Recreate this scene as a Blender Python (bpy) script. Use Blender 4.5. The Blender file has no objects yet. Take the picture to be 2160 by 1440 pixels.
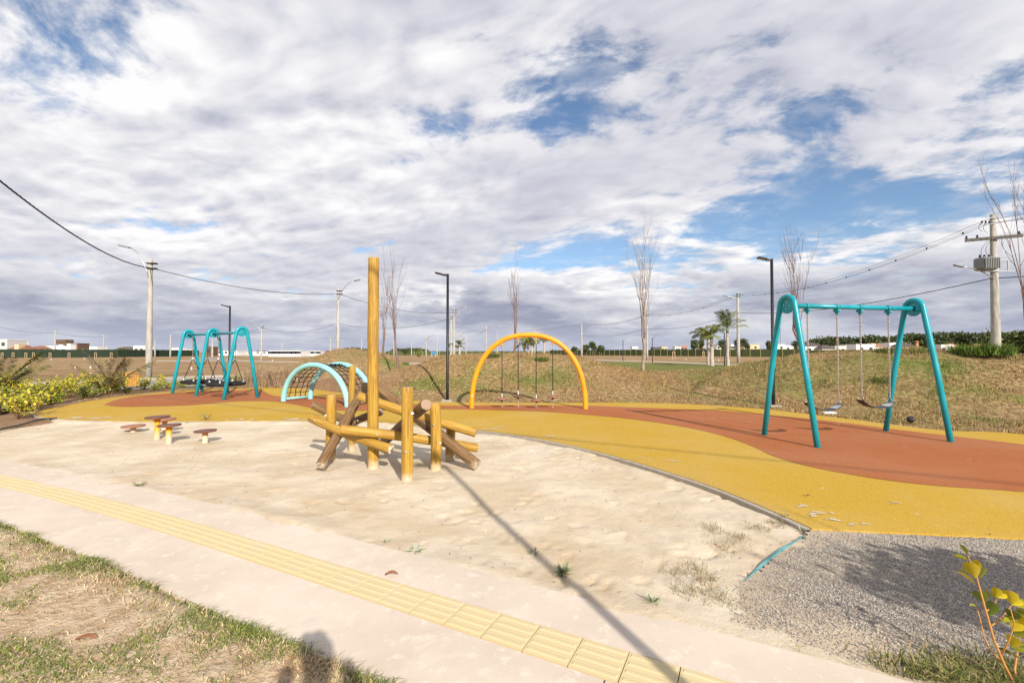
import bpy, math, random
import numpy as np
from mathutils import Vector, Matrix, noise as mnoise
R = math.radians
random.seed(7); RNG = np.random.default_rng(7)
C = bpy.context.scene.collection
SC = bpy.context.scene

# ------------------------------------------------------------------ camera
CAM_H, F, HY = 1.55, 960.0, 742.0            # eye height, focal length and horizon row in photo pixels
PITCH = math.atan((HY - 720) / F)
cd = bpy.data.cameras.new('camera'); cam = bpy.data.objects.new('camera', cd); C.objects.link(cam)
cd.sensor_width = 36; cd.lens = 36 * F / 2160; cd.clip_start = 0.05; cd.clip_end = 6000
cam.location = (0, 0, CAM_H); cam.rotation_euler = (R(90) + PITCH, 0, 0)
SC.camera = cam

# ------------------------------------------------------------------ light
SUN_EL, SUN_AZ = 29.0, 157.5                 # azimuth from +Y towards +X: behind the camera, to the right
sd = (math.sin(R(SUN_AZ)) * math.cos(R(SUN_EL)), math.cos(R(SUN_AZ)) * math.cos(R(SUN_EL)), math.sin(R(SUN_EL)))
sl = bpy.data.lights.new('sun', 'SUN'); sl.energy = 4.4; sl.angle = R(0.6); sl.color = (1, .93, .82)
so = bpy.data.objects.new('sun', sl); C.objects.link(so)
so.rotation_euler = Vector(sd).to_track_quat('Z', 'Y').to_euler()
SC.view_settings.view_transform = 'Standard'; SC.view_settings.look = 'None'
SC.view_settings.exposure = 0.55; SC.view_settings.gamma = 1; SC.view_settings.use_curve_mapping = False

# ------------------------------------------------------------------ node helpers
class NT:
    def __init__(s, tree): s.t = tree; s.n = tree.nodes; s.l = tree.links
    def new(s, kind, **kw):
        n = s.n.new(kind)
        for k, v in kw.items(): setattr(n, k, v)
        return n
    def put(s, sock, v):
        if isinstance(v, bpy.types.NodeSocket): s.l.new(v, sock)
        elif v is not None: sock.default_value = v
    def m(s, op, a, b=None, c=None, clamp=False):
        n = s.new('ShaderNodeMath', operation=op, use_clamp=clamp)
        for i, v in enumerate((a, b, c)):
            if v is not None: s.put(n.inputs[i], v)
        return n.outputs[0]
    def vm(s, op, a, b=None):
        n = s.new('ShaderNodeVectorMath', operation=op)
        s.put(n.inputs[0], a)
        if b is not None: s.put(n.inputs['Scale'] if op == 'SCALE' else n.inputs[1], b)
        return n.outputs[1] if op in ('DOT_PRODUCT', 'LENGTH') else n.outputs[0]
    def noise(s, vec, scale, detail=4, rough=.55, dist=0, color=False):
        n = s.new('ShaderNodeTexNoise'); s.put(n.inputs['Vector'], vec)
        n.inputs['Scale'].default_value = scale; n.inputs['Detail'].default_value = detail
        n.inputs['Roughness'].default_value = rough; n.inputs['Distortion'].default_value = dist
        return n.outputs['Color' if color else 'Fac']
    def voro(s, vec, scale, out='Distance', feature='F1'):
        n = s.new('ShaderNodeTexVoronoi', feature=feature); s.put(n.inputs['Vector'], vec); n.inputs['Scale'].default_value = scale
        return n.outputs[out]
    def step(s, v, lo, hi, a=0.0, b=1.0):
        n = s.new('ShaderNodeMapRange', interpolation_type='SMOOTHSTEP'); s.put(n.inputs[0], v)
        for i, x in enumerate((lo, hi, a, b)): s.put(n.inputs[i + 1], x)
        return n.outputs[0]
    def mix(s, f, a, b, mode='MIX'):
        n = s.new('ShaderNodeMix', data_type='RGBA', blend_type=mode)
        s.put(n.inputs[0], f)
        for i, v in ((6, a), (7, b)):
            s.put(n.inputs[i], (*v, 1) if isinstance(v, tuple) and len(v) == 3 else v)
        return n.outputs[2]
    def xyz(s, v):
        n = s.new('ShaderNodeSeparateXYZ'); s.put(n.inputs[0], v); return n.outputs
    def comb(s, x, y, z):
        n = s.new('ShaderNodeCombineXYZ')
        for i, v in enumerate((x, y, z)): s.put(n.inputs[i], v)
        return n.outputs[0]
    def attr(s, name, out='Color'):
        n = s.new('ShaderNodeAttribute'); n.attribute_name = name; return n.outputs[out]

# ------------------------------------------------------------------ world: Nishita sky under broken cloud
W = bpy.data.worlds.new('World'); SC.world = W; W.use_nodes = True
w = NT(W.node_tree); w.n.clear()
sky = w.new('ShaderNodeTexSky', sky_type='NISHITA'); sky.sun_disc = False
sky.sun_elevation = R(SUN_EL); sky.sun_rotation = R(SUN_AZ); sky.air_density = 1.0; sky.dust_density = .3; sky.ozone_density = 2.0
tcw = w.new('ShaderNodeTexCoord').outputs['Generated']
dx, dy, dz = w.xyz(tcw)
zc = w.m('ADD', w.m('MAXIMUM', dz, 0.0), 0.20)
px_, py_ = w.m('DIVIDE', dx, zc), w.m('DIVIDE', dy, zc)
# the sheet is combed into streets that run left-right
pv = w.comb(w.m('ADD', w.m('MULTIPLY', px_, .78), w.m('MULTIPLY', py_, .10)), w.m('ADD', py_, w.m('MULTIPLY', px_, .08)), 41.3)
warp = w.vm('SCALE', w.vm('SUBTRACT', w.noise(pv, 1.3, 3, .5, 0, True), (.5, .5, .5)), .38)
pw = w.vm('ADD', pv, warp)
def sheet(v, det):
    a = w.noise(v, 1.75, det, .60, .0)
    b = w.noise(v, 5.6, max(2, det - 3), .62, .0)
    return w.m('ADD', w.m('MULTIPLY', a, 1.0), w.m('MULTIPLY', b, .50))
d0 = sheet(pw, 10)
d1 = sheet(w.vm('ADD', pw, (.040, -.055, 0.0)), 5)
n_big = w.noise(pv, .42, 2, .5)
right = w.step(dx, -.10, .70)
band = w.m('MULTIPLY', w.step(w.m('ABSOLUTE', w.m('SUBTRACT', dz, w.m('ADD', .205, w.m('MULTIPLY', dx, .07)))), .0, .095, 1, 0), w.step(dx, -.25, .15))
cover = w.m('ADD', d0, w.m('MULTIPLY', w.m('SUBTRACT', n_big, .5), .30))
cover = w.m('SUBTRACT', cover, w.m('ADD', w.m('MULTIPLY', right, .125), w.m('MULTIPLY', band, .165)))
alpha = w.step(cover, .515, .665)
alpha = w.m('MAXIMUM', alpha, w.m('MULTIPLY', w.step(w.noise(pw, 7.5, 5, .62), .42, .72), w.step(cover, .36, .60, 0, .55)))
lit = w.m('ADD', w.m('MULTIPLY', w.m('SUBTRACT', d0, d1), 3.0), .66)
lit = w.m('SUBTRACT', lit, w.m('MULTIPLY', w.step(cover, .68, 1.05), .44), clamp=True)
lit = w.m('MULTIPLY', lit, w.step(w.noise(pv, .75, 3, .5), .36, .60, .55, 1.12), clamp=True)
ccol = w.mix(lit, (.335, .346, .418), (.685, .675, .68))
# low grey bank towards the horizon
lowv = w.comb(w.m('MULTIPLY', dx, 3.0), w.m('MULTIPLY', dy, 3.0), w.m('MULTIPLY', dz, 11.0))
n_low = w.noise(lowv, 1.1, 8, .58, .1)
n_low2 = w.noise(w.vm('ADD', lowv, (.10, -.10, .30)), 1.1, 5, .55, .1)
edge = w.m('ADD', w.m('MULTIPLY', w.m('SUBTRACT', n_low, .5), .36), w.m('SUBTRACT', .135, dz))
a_low = w.step(edge, -.008, .016)
hole = w.noise(w.vm('MULTIPLY', lowv, (1, 1, 1.8)), 2.1, 7, .6)
a_low = w.m('MULTIPLY', a_low, w.step(hole, .33, .47, .55, 1))
l_low = w.m('ADD', w.m('MULTIPLY', w.m('SUBTRACT', n_low, n_low2), 3.0), .30)
l_low = w.m('ADD', l_low, w.m('MULTIPLY', w.m('SUBTRACT', w.noise(lowv, 5.5, 5, .6), .5), .9), clamp=True)
rim = w.step(edge, -.008, .045, 1, 0)
c_low = w.mix(w.m('ADD', l_low, w.m('MULTIPLY', rim, .55), clamp=True), (.240, .255, .333), (.56, .56, .585))
c_low = w.mix(w.step(dz, .0, .08, .5, 0), c_low, (.40, .43, .52))
skyc = w.vm('SCALE', sky.outputs[0], .098)
lowsky = w.step(dz, .0, .22, .75, 1.0)
skyc = w.vm('MULTIPLY', skyc, (.88, .93, .98))
skyc = w.vm('MULTIPLY', skyc, w.comb(lowsky, w.step(dz, .0, .22, .66, 1), w.step(dz, .0, .22, .74, 1)))
col = w.mix(alpha, skyc, ccol)
col = w.mix(a_low, col, c_low)
bg = w.new('ShaderNodeBackground'); w.put(bg.inputs[0], col); bg.inputs[1].default_value = 1.0
w.l.new(bg.outputs[0], w.new('ShaderNodeOutputWorld').inputs[0])

# ------------------------------------------------------------------ pixel -> place
def ray(x, y):
    cx, cy = (x - 1080) / F, (720 - y) / F
    return np.array([cx, math.cos(PITCH) - cy * math.sin(PITCH), math.sin(PITCH) + cy * math.cos(PITCH)])
def gp(x, y, z=0.0):
    d = ray(x, y); t = (z - CAM_H) / d[2]; return np.array([0, 0, CAM_H]) + d * t
def dp(x, y, Y):
    d = ray(x, y); return np.array([0, 0, CAM_H]) + d * (Y / d[1])

# ------------------------------------------------------------------ materials
def mat(name, fn, rough=.8, spec=.3, metal=0.0):
    m = bpy.data.materials.new(name); m.use_nodes = True
    t = NT(m.node_tree); b = t.n['Principled BSDF']
    b.inputs['Roughness'].default_value = rough; b.inputs['Specular IOR Level'].default_value = spec; b.inputs['Metallic'].default_value = metal
    tc = t.new('ShaderNodeTexCoord'); geo = t.new('ShaderNodeNewGeometry')
    r = fn(t, tc.outputs['Object'], geo.outputs['Position'], b)
    if r is not None: t.put(b.inputs['Base Color'], (*r, 1) if isinstance(r, tuple) else r)
    return m
def bump(t, b, h, strength=.4, dist=.01):
    n = t.new('ShaderNodeBump'); n.inputs['Strength'].default_value = strength; n.inputs['Distance'].default_value = dist
    t.put(n.inputs['Height'], h); t.l.new(n.outputs[0], b.inputs['Normal'])
def plain(name, c, rough=.6, spec=.3, metal=0, var=.12, scale=6):
    def fn(t, o, p, b):
        n = t.noise(p, scale, 5, .6)
        return t.mix(n, tuple(x * (1 - var * 1.6) for x in c), tuple(min(1, x * (1 + var * 1.6)) for x in c))
    return mat(name, fn, rough, spec, metal)

def f_ground(t, o, p, b):
    a = t.attr('zone'); ar, ag, ab = t.xyz(a)
    n1 = t.noise(p, .9, 6, .6, .3); n2 = t.noise(p, 9, 5, .65); n3 = t.noise(p, .12, 4, .55); n4 = t.noise(p, 40, 3, .7)
    dry = t.mix(t.step(n2, .36, .64), (.150, .092, .045), (.40, .28, .14))
    dry = t.mix(t.step(n1, .5, .72), dry, (.22, .20, .065))
    dry = t.mix(t.step(n3, .52, .66, 0, .45), dry, (.19, .155, .075))
    dry = t.mix(t.step(t.noise(p, 2.3, 5, .65), .60, .72, 0, .75), dry, (.155, .095, .06))
    far = t.step(t.xyz(p)[1], 20, 30)
    farc = t.mix(t.step(t.noise(t.vm('MULTIPLY', p, (.25, 1.2, 1)), .35, 6, .62), .38, .64), (.265, .160, .082), (.47, .325, .175))
    farc = t.mix(t.step(t.noise(t.vm('MULTIPLY', p, (.3, 1.0, 1)), 1.6, 5, .7), .40, .62, 0, .6), farc, (.17, .105, .055))
    farc = t.mix(t.step(t.noise(t.vm('MULTIPLY', p, (.2, 1.0, 1)), .12, 5, .6), .55, .66, 0, .8), farc, (.20, .19, .075))
    dry = t.mix(far, dry, farc)
    green = t.mix(t.step(n2, .3, .7), (.075, .105, .022), (.19, .20, .05))
    c = t.mix(t.m('MULTIPLY', ar, t.step(n1, .3, .6, .55, 1)), dry, green)
    soil = t.mix(n2, (.20, .115, .065), (.36, .235, .145))
    c = t.mix(ag, c, soil)
    sandy = t.mix(t.step(n2, .3, .7), (.41, .285, .175), (.58, .455, .315))
    sandy = t.mix(t.step(t.noise(p, 1.6, 4, .6), .56, .68, 0, .7), sandy, (.42, .22, .11))
    c = t.mix(ab, c, sandy)
    bump(t, b, t.m('ADD', n2, t.m('MULTIPLY', n4, .5)), .8, .05)
    return c
M_GROUND = mat('dry_ground', f_ground, .95, .1)

def f_sand(t, o, p, b):
    n1 = t.noise(p, 1.1, 5, .6, .3); n2 = t.noise(p, 14, 5, .65); n3 = t.noise(p, 160, 3, .7)
    c = t.mix(t.step(n1, .35, .65), (.535, .432, .305), (.635, .542, .418))
    c = t.mix(t.step(n2, .56, .72, 0, .6), c, (.49, .37, .225))
    c = t.mix(t.step(t.noise(p, 4.5, 6, .7, .4), .60, .74, 0, .5), c, (.66, .575, .465))
    damp_shade = t.attr('zone', 'Fac')
    c = t.mix(t.m('MULTIPLY', damp_shade, .85), c, (.47, .32, .165))  # brown tint for damp patches plus the shading painted into footprints
    c = t.mix(t.step(n3, .62, .75, 0, .35), c, (.36, .28, .2))
    bump(t, b, t.m('ADD', t.m('MULTIPLY', n2, 1.0), t.m('MULTIPLY', n3, .35)), .6, .022)
    return c
M_SAND = mat('pale_sand', f_sand, .95, .1)

def f_rubber(c0, c1, dustc):
    def fn(t, o, p, b):
        g = t.voro(p, 120, 'Color'); gr = t.xyz(g)[0]
        n1 = t.noise(p, .7, 5, .6, .2); n2 = t.noise(p, 5, 5, .65)
        c = t.mix(gr, c0, c1)
        c = t.mix(t.step(n1, .35, .72, 0, .55), c, dustc)
        c = t.mix(t.step(n2, .60, .76, 0, .45), c, tuple(x * .7 for x in c0))
        c = t.mix(t.step(t.noise(p, 30, 4, .7), .60, .78, 0, .5), c, tuple(x * .55 for x in c0))
        d = t.xyz(p)
        sp = t.m('MULTIPLY', t.step(t.noise(t.vm('MULTIPLY', p, (1, 2.2, 1)), 3.1, 6, .7, .6), .645, .70), t.step(t.noise(p, .45, 3), .44, .58))
        c = t.mix(t.m('MULTIPLY', sp, .8), c, (.68, .60, .47))
        bump(t, b, gr, .6, .008)
        return c
    return fn
M_YEL = mat('yellow_rubber', f_rubber((.41, .246, .024), (.555, .348, .049), (.51, .35, .11)), .9, .15)
M_ORA = mat('orange_rubber', f_rubber((.30, .095, .033), (.415, .143, .052), (.39, .17, .085)), .9, .15)
M_KERB = plain('concrete_edging', (.37, .325, .27), .9, .1, var=.2, scale=9)

def f_slab(t, o, p, b):
    n1 = t.noise(p, .9, 5, .6); n2 = t.noise(p, 9, 6, .65); n3 = t.noise(p, 130, 3, .6)
    c = t.mix(t.step(n1, .3, .7), (.545, .452, .368), (.640, .548, .455))
    c = t.mix(t.step(n2, .54, .66, 0, .8), c, (.665, .595, .505))
    c = t.mix(t.step(t.noise(p, 1.7, 6, .7, .5), .54, .66, 0, .75), c, (.645, .56, .455))
    c = t.mix(t.step(t.noise(p, 2.4, 6, .7, .3), .56, .72, 0, .5), c, (.465, .395, .34))
    c = t.mix(t.step(n3, .60, .72, 0, .4), c, (.40, .34, .30))
    bump(t, b, t.m('ADD', n3, n2), .25, .006)
    return c
M_SLAB = mat('pinkish_concrete', f_slab, .9, .2)
def f_tile(t, o, p, b):
    n1 = t.noise(p, 1.7, 4, .6); n2 = t.noise(p, 22, 5, .7)
    i = t.new('ShaderNodeObjectInfo').outputs['Random']
    c = t.mix(n1, (.56, .445, .235), (.625, .515, .305))
    c = t.mix(t.m('MULTIPLY', i, .4), c, (.58, .47, .28))
    c = t.mix(t.step(t.noise(p, 2.2, 5, .7, .4), .5, .68, 0, .65), c, (.57, .48, .34))
    c = t.mix(t.step(n2, .58, .70, 0, .75), c, (.58, .50, .40))
    bump(t, b, t.noise(p, 140, 3, .6), .25, .004)
    return c
M_TILE = mat('yellow_tactile_tile', f_tile, .9, .2)
M_ASPH = plain('worn_asphalt', (.30, .285, .27), .95, .1, var=.2, scale=3)
M_PATHC = plain('pale_path', (.48, .41, .34), .95, .1, var=.1, scale=.5)
def f_gravel(t, o, p, b):
    n = t.noise(p, 70, 3, .7); n2 = t.noise(p, 1.2, 4, .6)
    c = t.mix(t.step(n, .35, .65), (.20, .175, .155), (.47, .42, .36))
    bump(t, b, n, .8, .02)
    c = t.mix(t.step(n2, .45, .7, 0, .4), c, (.50, .42, .32))
    return t.mix(t.m('MULTIPLY', t.attr('zone', 'Fac'), t.step(n, .25, .6, .6, 1)), c, (.54, .435, .32))
M_GRAVB = mat('gravel_bed', f_gravel, .95, .1)
def f_vcol(t, o, p, b): return t.attr('Col')
M_VCOL = mat('small_stones', f_vcol, .85, .2)
def f_blade(t, o, p, b):
    b.inputs['Subsurface Weight'].default_value = 0
    return t.attr('Col')
M_BLADE = mat('grass_blade', f_blade, .8, .15)

def f_log(dark):
    def fn(t, o, p, b):
        oi = t.new('ShaderNodeObjectInfo').outputs['Random']
        ov = t.vm('ADD', o, t.comb(t.m('MULTIPLY', oi, 31.0), t.m('MULTIPLY', oi, 17.0), 0.0))
        s = t.vm('MULTIPLY', ov, (1, 1, .055))
        n1 = t.noise(s, 42, 6, .65, .4); n2 = t.noise(t.vm('MULTIPLY', ov, (1, 1, .25)), 9, 5, .6, .5); n3 = t.noise(ov, 3.0, 4, .6)
        if not dark: a, m_, d_ = (.45, .266, .042), (.29, .158, .027), (.11, .058, .018)
        else: a, m_, d_ = (.225, .130, .055), (.125, .070, .034), (.040, .025, .017)
        c = t.mix(t.step(n1, .36, .58), m_, a)
        c = t.mix(t.step(n1, .60, .74, 0, .6), c, d_)
        ck = t.noise(t.vm('MULTIPLY', ov, (1, 1, .018)), 22, 2, .5, .1)
        c = t.mix(t.step(t.m('ABSOLUTE', t.m('SUBTRACT', ck, .52)), .003, .014, .55, 0), c, (.05, .026, .012))
        c = t.mix(t.step(n2, .52, .68, 0, .85), c, d_ if dark else m_)
        c = t.mix(t.step(n3, .58, .74, 0, .5), c, (.24, .19, .15) if dark else (.44, .26, .07))
        kn = t.voro(t.vm('MULTIPLY', ov, (1, 1, .45)), 6.5)
        c = t.mix(t.step(kn, .05, .12, .9, 0), c, (.075, .04, .018))
        z = t.xyz(p)[2]
        dust = t.m('MULTIPLY', t.step(t.m('ADD', z, t.m('MULTIPLY', t.noise(p, 14, 4, .7), -.22)), -.14, .02, 1, 0), .85)
        c = t.mix(dust, c, (.60, .48, .34))
        bump(t, b, t.m('ADD', n1, t.m('MULTIPLY', n2, .6)), .8, .008)
        return c
    return fn
M_LOG = mat('varnished_log', f_log(False), .52, .3)
M_LOGD = mat('weathered_log', f_log(True), .5, .3)
def f_grain(t, o, p, b):
    x, y, z = t.xyz(o)
    r = t.m('SQRT', t.m('ADD', t.m('MULTIPLY', x, x), t.m('MULTIPLY', y, y)))
    ring = t.m('SINE', t.m('MULTIPLY', t.m('ADD', r, t.m('MULTIPLY', t.noise(o, 20, 3), .02)), 620))
    ang = t.m('ARCTAN2', y, x)
    crack = t.step(t.noise(t.comb(t.m('MULTIPLY', ang, 2.2), t.m('MULTIPLY', r, 4.0), 0.0), 2.4, 3, .6), .60, .66)
    c = t.mix(t.m('ADD', t.m('MULTIPLY', ring, .25), .5), (.26, .16, .105), (.40, .28, .20))
    return t.mix(t.m('MULTIPLY', crack, .8), c, (.07, .04, .03))
M_GRAIN = mat('log_end_grain', f_grain, .85, .15)
def f_grain2(t, o, p, b):
    n = t.noise(o, 26, 5, .7)
    return t.mix(t.step(n, .38, .58), (.16, .095, .055), (.66, .57, .45))
M_GRAINS = mat('sandy_end_grain', f_grain2, .9, .1)

def paint(name, c, rough=.24):
    def fn(t, o, p, b):
        n = t.noise(p, 3, 5, .65); n2 = t.noise(p, 40, 3, .6)
        x = t.mix(t.step(n, .35, .7), tuple(k * .90 for k in c), tuple(min(1, k * 1.07) for k in c))
        x = t.mix(t.step(n2, .66, .8, 0, .3), x, (.55, .5, .42))
        t.put(b.inputs['Roughness'], t.step(n, .3, .7, rough, rough + .18))
        return x
    return mat(name, fn, rough, .45)
M_TEAL = paint('teal_paint', (.006, .285, .350))
M_TEALD = paint('teal_paint_worn', (.015, .22, .265), .4)
M_AQUA = paint('pale_aqua_paint', (.285, .60, .635), .38)
M_ORP = paint('orange_paint', (.78, .30, .008), .36)
M_BLACK = plain('black_metal', (.012, .012, .014), .45, .4, var=.1)
M_RUB = plain('black_rubber', (.016, .016, .018), .7, .3, var=.2, scale=20)
M_ROPE = plain('black_rope', (.014, .014, .018), .85, .2)
M_STEEL = plain('galvanised_steel', (.52, .52, .52), .38, .5, .85, var=.15, scale=30)
M_CHAIN = plain('chain_steel', (.40, .33, .28), .45, .5, .6, var=.45, scale=90)
M_WHITE = plain('white_paint', (.78, .77, .75), .6, .3, var=.04)
M_GREYPAD = plain('grey_pad', (.40, .42, .44), .6, .3)
M_SEATB = plain('seat_rubber', (.055, .052, .055), .6, .3, var=.25, scale=12)
M_SEATR = plain('seat_rubber_rusty', (.13, .05, .026), .75, .2, var=.3, scale=12)
def f_conc(t, o, p, b):
    n = t.noise(t.vm('MULTIPLY', p, (1, 1, .25)), 6, 6, .65); n2 = t.noise(p, 60, 3)
    c = t.mix(t.step(n, .3, .7), (.30, .28, .245), (.455, .43, .385))
    bump(t, b, n2, .2, .01)
    return c
M_CONC = mat('pole_concrete', f_conc, .9, .2)
M_DISC = plain('brown_wood_plastic', (.135, .062, .042), .55, .35, var=.35, scale=14)
M_DISC2 = plain('terracotta_disc', (.29, .125, .07), .55, .35, var=.25, scale=14)
def f_post(t, o, p, b):
    z = t.xyz(p)[2]
    k = t.step(t.m('ADD', z, t.m('MULTIPLY', t.noise(p, 22, 4, .7), -.16)), -.10, t.attr('dust', 'Fac'), 1, 0)
    return t.mix(t.m('MULTIPLY', k, .9), (.78, .31, .012), (.66, .50, .37))
M_POST = mat('sandy_orange_post', f_post, .45, .35)
M_FENCE = plain('dark_green_fence', (.070, .085, .036), .85, .15, var=.2, scale=.6)
M_FENCEL = plain('deep_green_fence', (.028, .044, .027), .85, .15, var=.2, scale=.6)
M_FPOST = plain('pale_green_post', (.36, .36, .16), .85, .15)
M_SLAT = plain('orange_timber', (.52, .24, .045), .5, .3, var=.3, scale=9)
M_LEAF = mat('shrub_leaf', f_vcol, .45, .35)
M_STEM = plain('shrub_stem', (.30, .19, .10), .8, .2, var=.25, scale=30)
M_STEMO = plain('orange_stem', (.50, .245, .07), .6, .3, var=.25, scale=40)
M_BARK = plain('bare_bark', (.30, .235, .185), .85, .2, var=.3, scale=8)
M_BARKR = plain('reddish_bark', (.20, .125, .100), .8, .2, var=.3, scale=8)
M_PALMT = plain('palm_trunk', (.42, .36, .31), .9, .1, var=.35, scale=4)
M_WIRE = plain('cable', (.03, .03, .035), .6, .2)
M_TRAFO = plain('transformer_grey', (.20, .20, .20), .5, .4)
M_GLASS = plain('window_glass', (.05, .06, .07), .15, .5)
M_BLUE = plain('blue_paint', (.04, .22, .45), .5, .3)
HOUSE = {k: plain('wall_' + k, v, .85, .2, var=.06, scale=.8) for k, v in dict(white=(.78, .76, .73), grey=(.55, .53, .50), cream=(.58, .47, .30), brown=(.135, .085, .06), brick=(.42, .20, .115), dark=(.10, .09, .09)).items()}
ROOF = {k: plain('roof_' + k, v, .85, .2, var=.15, scale=.8) for k, v in dict(tile=(.24, .11, .065), dark=(.10, .08, .075), white=(.72, .71, .70), orange=(.34, .16, .09)).items()}

# ------------------------------------------------------------------ mesh builder
class MB:
    def __init__(s): s.v = []; s.f = []; s.sm = []
    def add(s, vs, fs, smooth=False):
        o = len(s.v); s.v.extend([tuple(map(float, q)) for q in vs]); s.f.extend([tuple(i + o for i in f) for f in fs]); s.sm.extend([smooth] * len(fs)); return s
    def box(s, lo, hi, M=None):
        x0, y0, z0 = lo; x1, y1, z1 = hi
        vs = [(x0, y0, z0), (x1, y0, z0), (x1, y1, z0), (x0, y1, z0), (x0, y0, z1), (x1, y0, z1), (x1, y1, z1), (x0, y1, z1)]
        if M is not None: vs = [M @ Vector(q) for q in vs]
        return s.add(vs, [(0, 3, 2, 1), (4, 5, 6, 7), (0, 1, 5, 4), (1, 2, 6, 5), (2, 3, 7, 6), (3, 0, 4, 7)])
    def tube(s, pts, rad, n=8, caps=True, closed=False, smooth=True):
        P = [Vector(q) for q in pts]; k = len(P)
        if not hasattr(rad, '__len__'): rad = [rad] * k
        T = []
        for i in range(k):
            a = P[(i - 1) % k] if (closed or i > 0) else P[i]; b = P[(i + 1) % k] if (closed or i < k - 1) else P[i]
            T.append((b - a).normalized() if (b - a).length > 1e-9 else Vector((0, 0, 1)))
        up = Vector((0, 0, 1)) if abs(T[0].z) < .9 else Vector((1, 0, 0))
        u = T[0].cross(up).normalized(); vs = []
        for i in range(k):
            u = (u - T[i] * u.dot(T[i])).normalized(); vv = T[i].cross(u)
            for j in range(n):
                a = 2 * math.pi * j / n; vs.append(P[i] + (u * math.cos(a) + vv * math.sin(a)) * rad[i])
        fs = [(i * n + j, i * n + (j + 1) % n, ((i + 1) % k) * n + (j + 1) % n, ((i + 1) % k) * n + j) for i in range(k if closed else k - 1) for j in range(n)]
        s.add(vs, fs, smooth)
        if caps and not closed:
            o = len(s.v) - len(vs)
            s.f += [tuple(o + j for j in reversed(range(n))), tuple(o + (k - 1) * n + j for j in range(n))]; s.sm += [False, False]
        return s
    def lathe(s, prof, n=20, c=(0, 0, 0), M=None, smooth=True):
        vs = []
        for r, z in prof:
            for j in range(n):
                a = 2 * math.pi * j / n; q = Vector((r * math.cos(a), r * math.sin(a), z))
                vs.append((M @ q if M is not None else q) + Vector(c))
        k = len(prof)
        fs = [(i * n + j, i * n + (j + 1) % n, (i + 1) * n + (j + 1) % n, (i + 1) * n + j) for i in range(k - 1) for j in range(n)]
        fs += [tuple(reversed(range(n))), tuple((k - 1) * n + j for j in range(n))]
        s.add(vs, fs, smooth); s.sm[-1] = s.sm[-2] = False; return s
    def poly(s, pts, z0, z1):
        n = len(pts); vs = [(q[0], q[1], z0) for q in pts] + [(q[0], q[1], z1) for q in pts]
        return s.add(vs, [tuple(range(n, 2 * n)), tuple(reversed(range(n)))] + [(i, (i + 1) % n, n + (i + 1) % n, n + i) for i in range(n)])
    def build(s, name, m, parent=None, org=(0, 0, 0), bevel=0, mats=None):
        me = bpy.data.meshes.new(name)
        me.from_pydata([(a - org[0], b - org[1], c - org[2]) for a, b, c in s.v], [], s.f)
        me.polygons.foreach_set('use_smooth', s.sm); me.materials.append(m); me.validate(); me.update()
        o = bpy.data.objects.new(name, me); C.objects.link(o)
        if parent: o.parent = parent
        if bevel:
            b = o.modifiers.new('bevel', 'BEVEL'); b.width = bevel; b.segments = 2; b.limit_method = 'ANGLE'
        return o
def npmesh(name, v, faces, m, col=None, attr='Col', smooth=False, parent=None):
    """faces: (N,k) int array"""
    me = bpy.data.meshes.new(name); n, k = faces.shape
    me.vertices.add(len(v)); me.vertices.foreach_set('co', np.ascontiguousarray(v, np.float32).ravel())
    me.loops.add(n * k); me.loops.foreach_set('vertex_index', np.ascontiguousarray(faces, np.int32).ravel())
    me.polygons.add(n); me.polygons.foreach_set('loop_start', np.arange(0, n * k, k, dtype=np.int32))
    me.polygons.foreach_set('use_smooth', np.full(n, smooth)); me.update(calc_edges=True)
    if col is not None:
        ca = me.color_attributes.new(attr, 'FLOAT_COLOR', 'POINT')
        ca.data.foreach_set('color', np.ascontiguousarray(np.c_[col, np.ones(len(col))], np.float32).ravel())
    me.materials.append(m); o = bpy.data.objects.new(name, me); C.objects.link(o)
    if parent: o.parent = parent
    return o
def empty(name, loc, label=None, cat=None, group=None):
    o = bpy.data.objects.new(name, None); o.location = tuple(map(float, loc)); o.empty_display_size = .1; C.objects.link(o)
    if label: tag(o, label, cat, group)
    return o
def tag(o, label=None, cat=None, group=None, kind=None):
    if label: o['label'] = label
    if cat: o['category'] = cat
    if group: o['group'] = group
    if kind: o['kind'] = kind
    return o
def copy_tree(o, parent=None):
    c = o.copy(); C.objects.link(c); c.parent = parent
    for ch in list(o.children): copy_tree(ch, c)
    return c
ORD = ['first', 'second', 'third', 'fourth', 'fifth', 'sixth', 'seventh', 'eighth', 'ninth', 'tenth', 'eleventh', 'twelfth', 'thirteenth', 'fourteenth', 'fifteenth', 'sixteenth', 'seventeenth', 'eighteenth', 'nineteenth', 'twentieth'] + ['twenty-' + x for x in ('first', 'second', 'third', 'fourth', 'fifth', 'sixth', 'seventh', 'eighth', 'ninth')] + ['thirtieth'] + ['thirty-' + x for x in ('first', 'second', 'third', 'fourth', 'fifth', 'sixth', 'seventh', 'eighth', 'ninth')]

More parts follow.
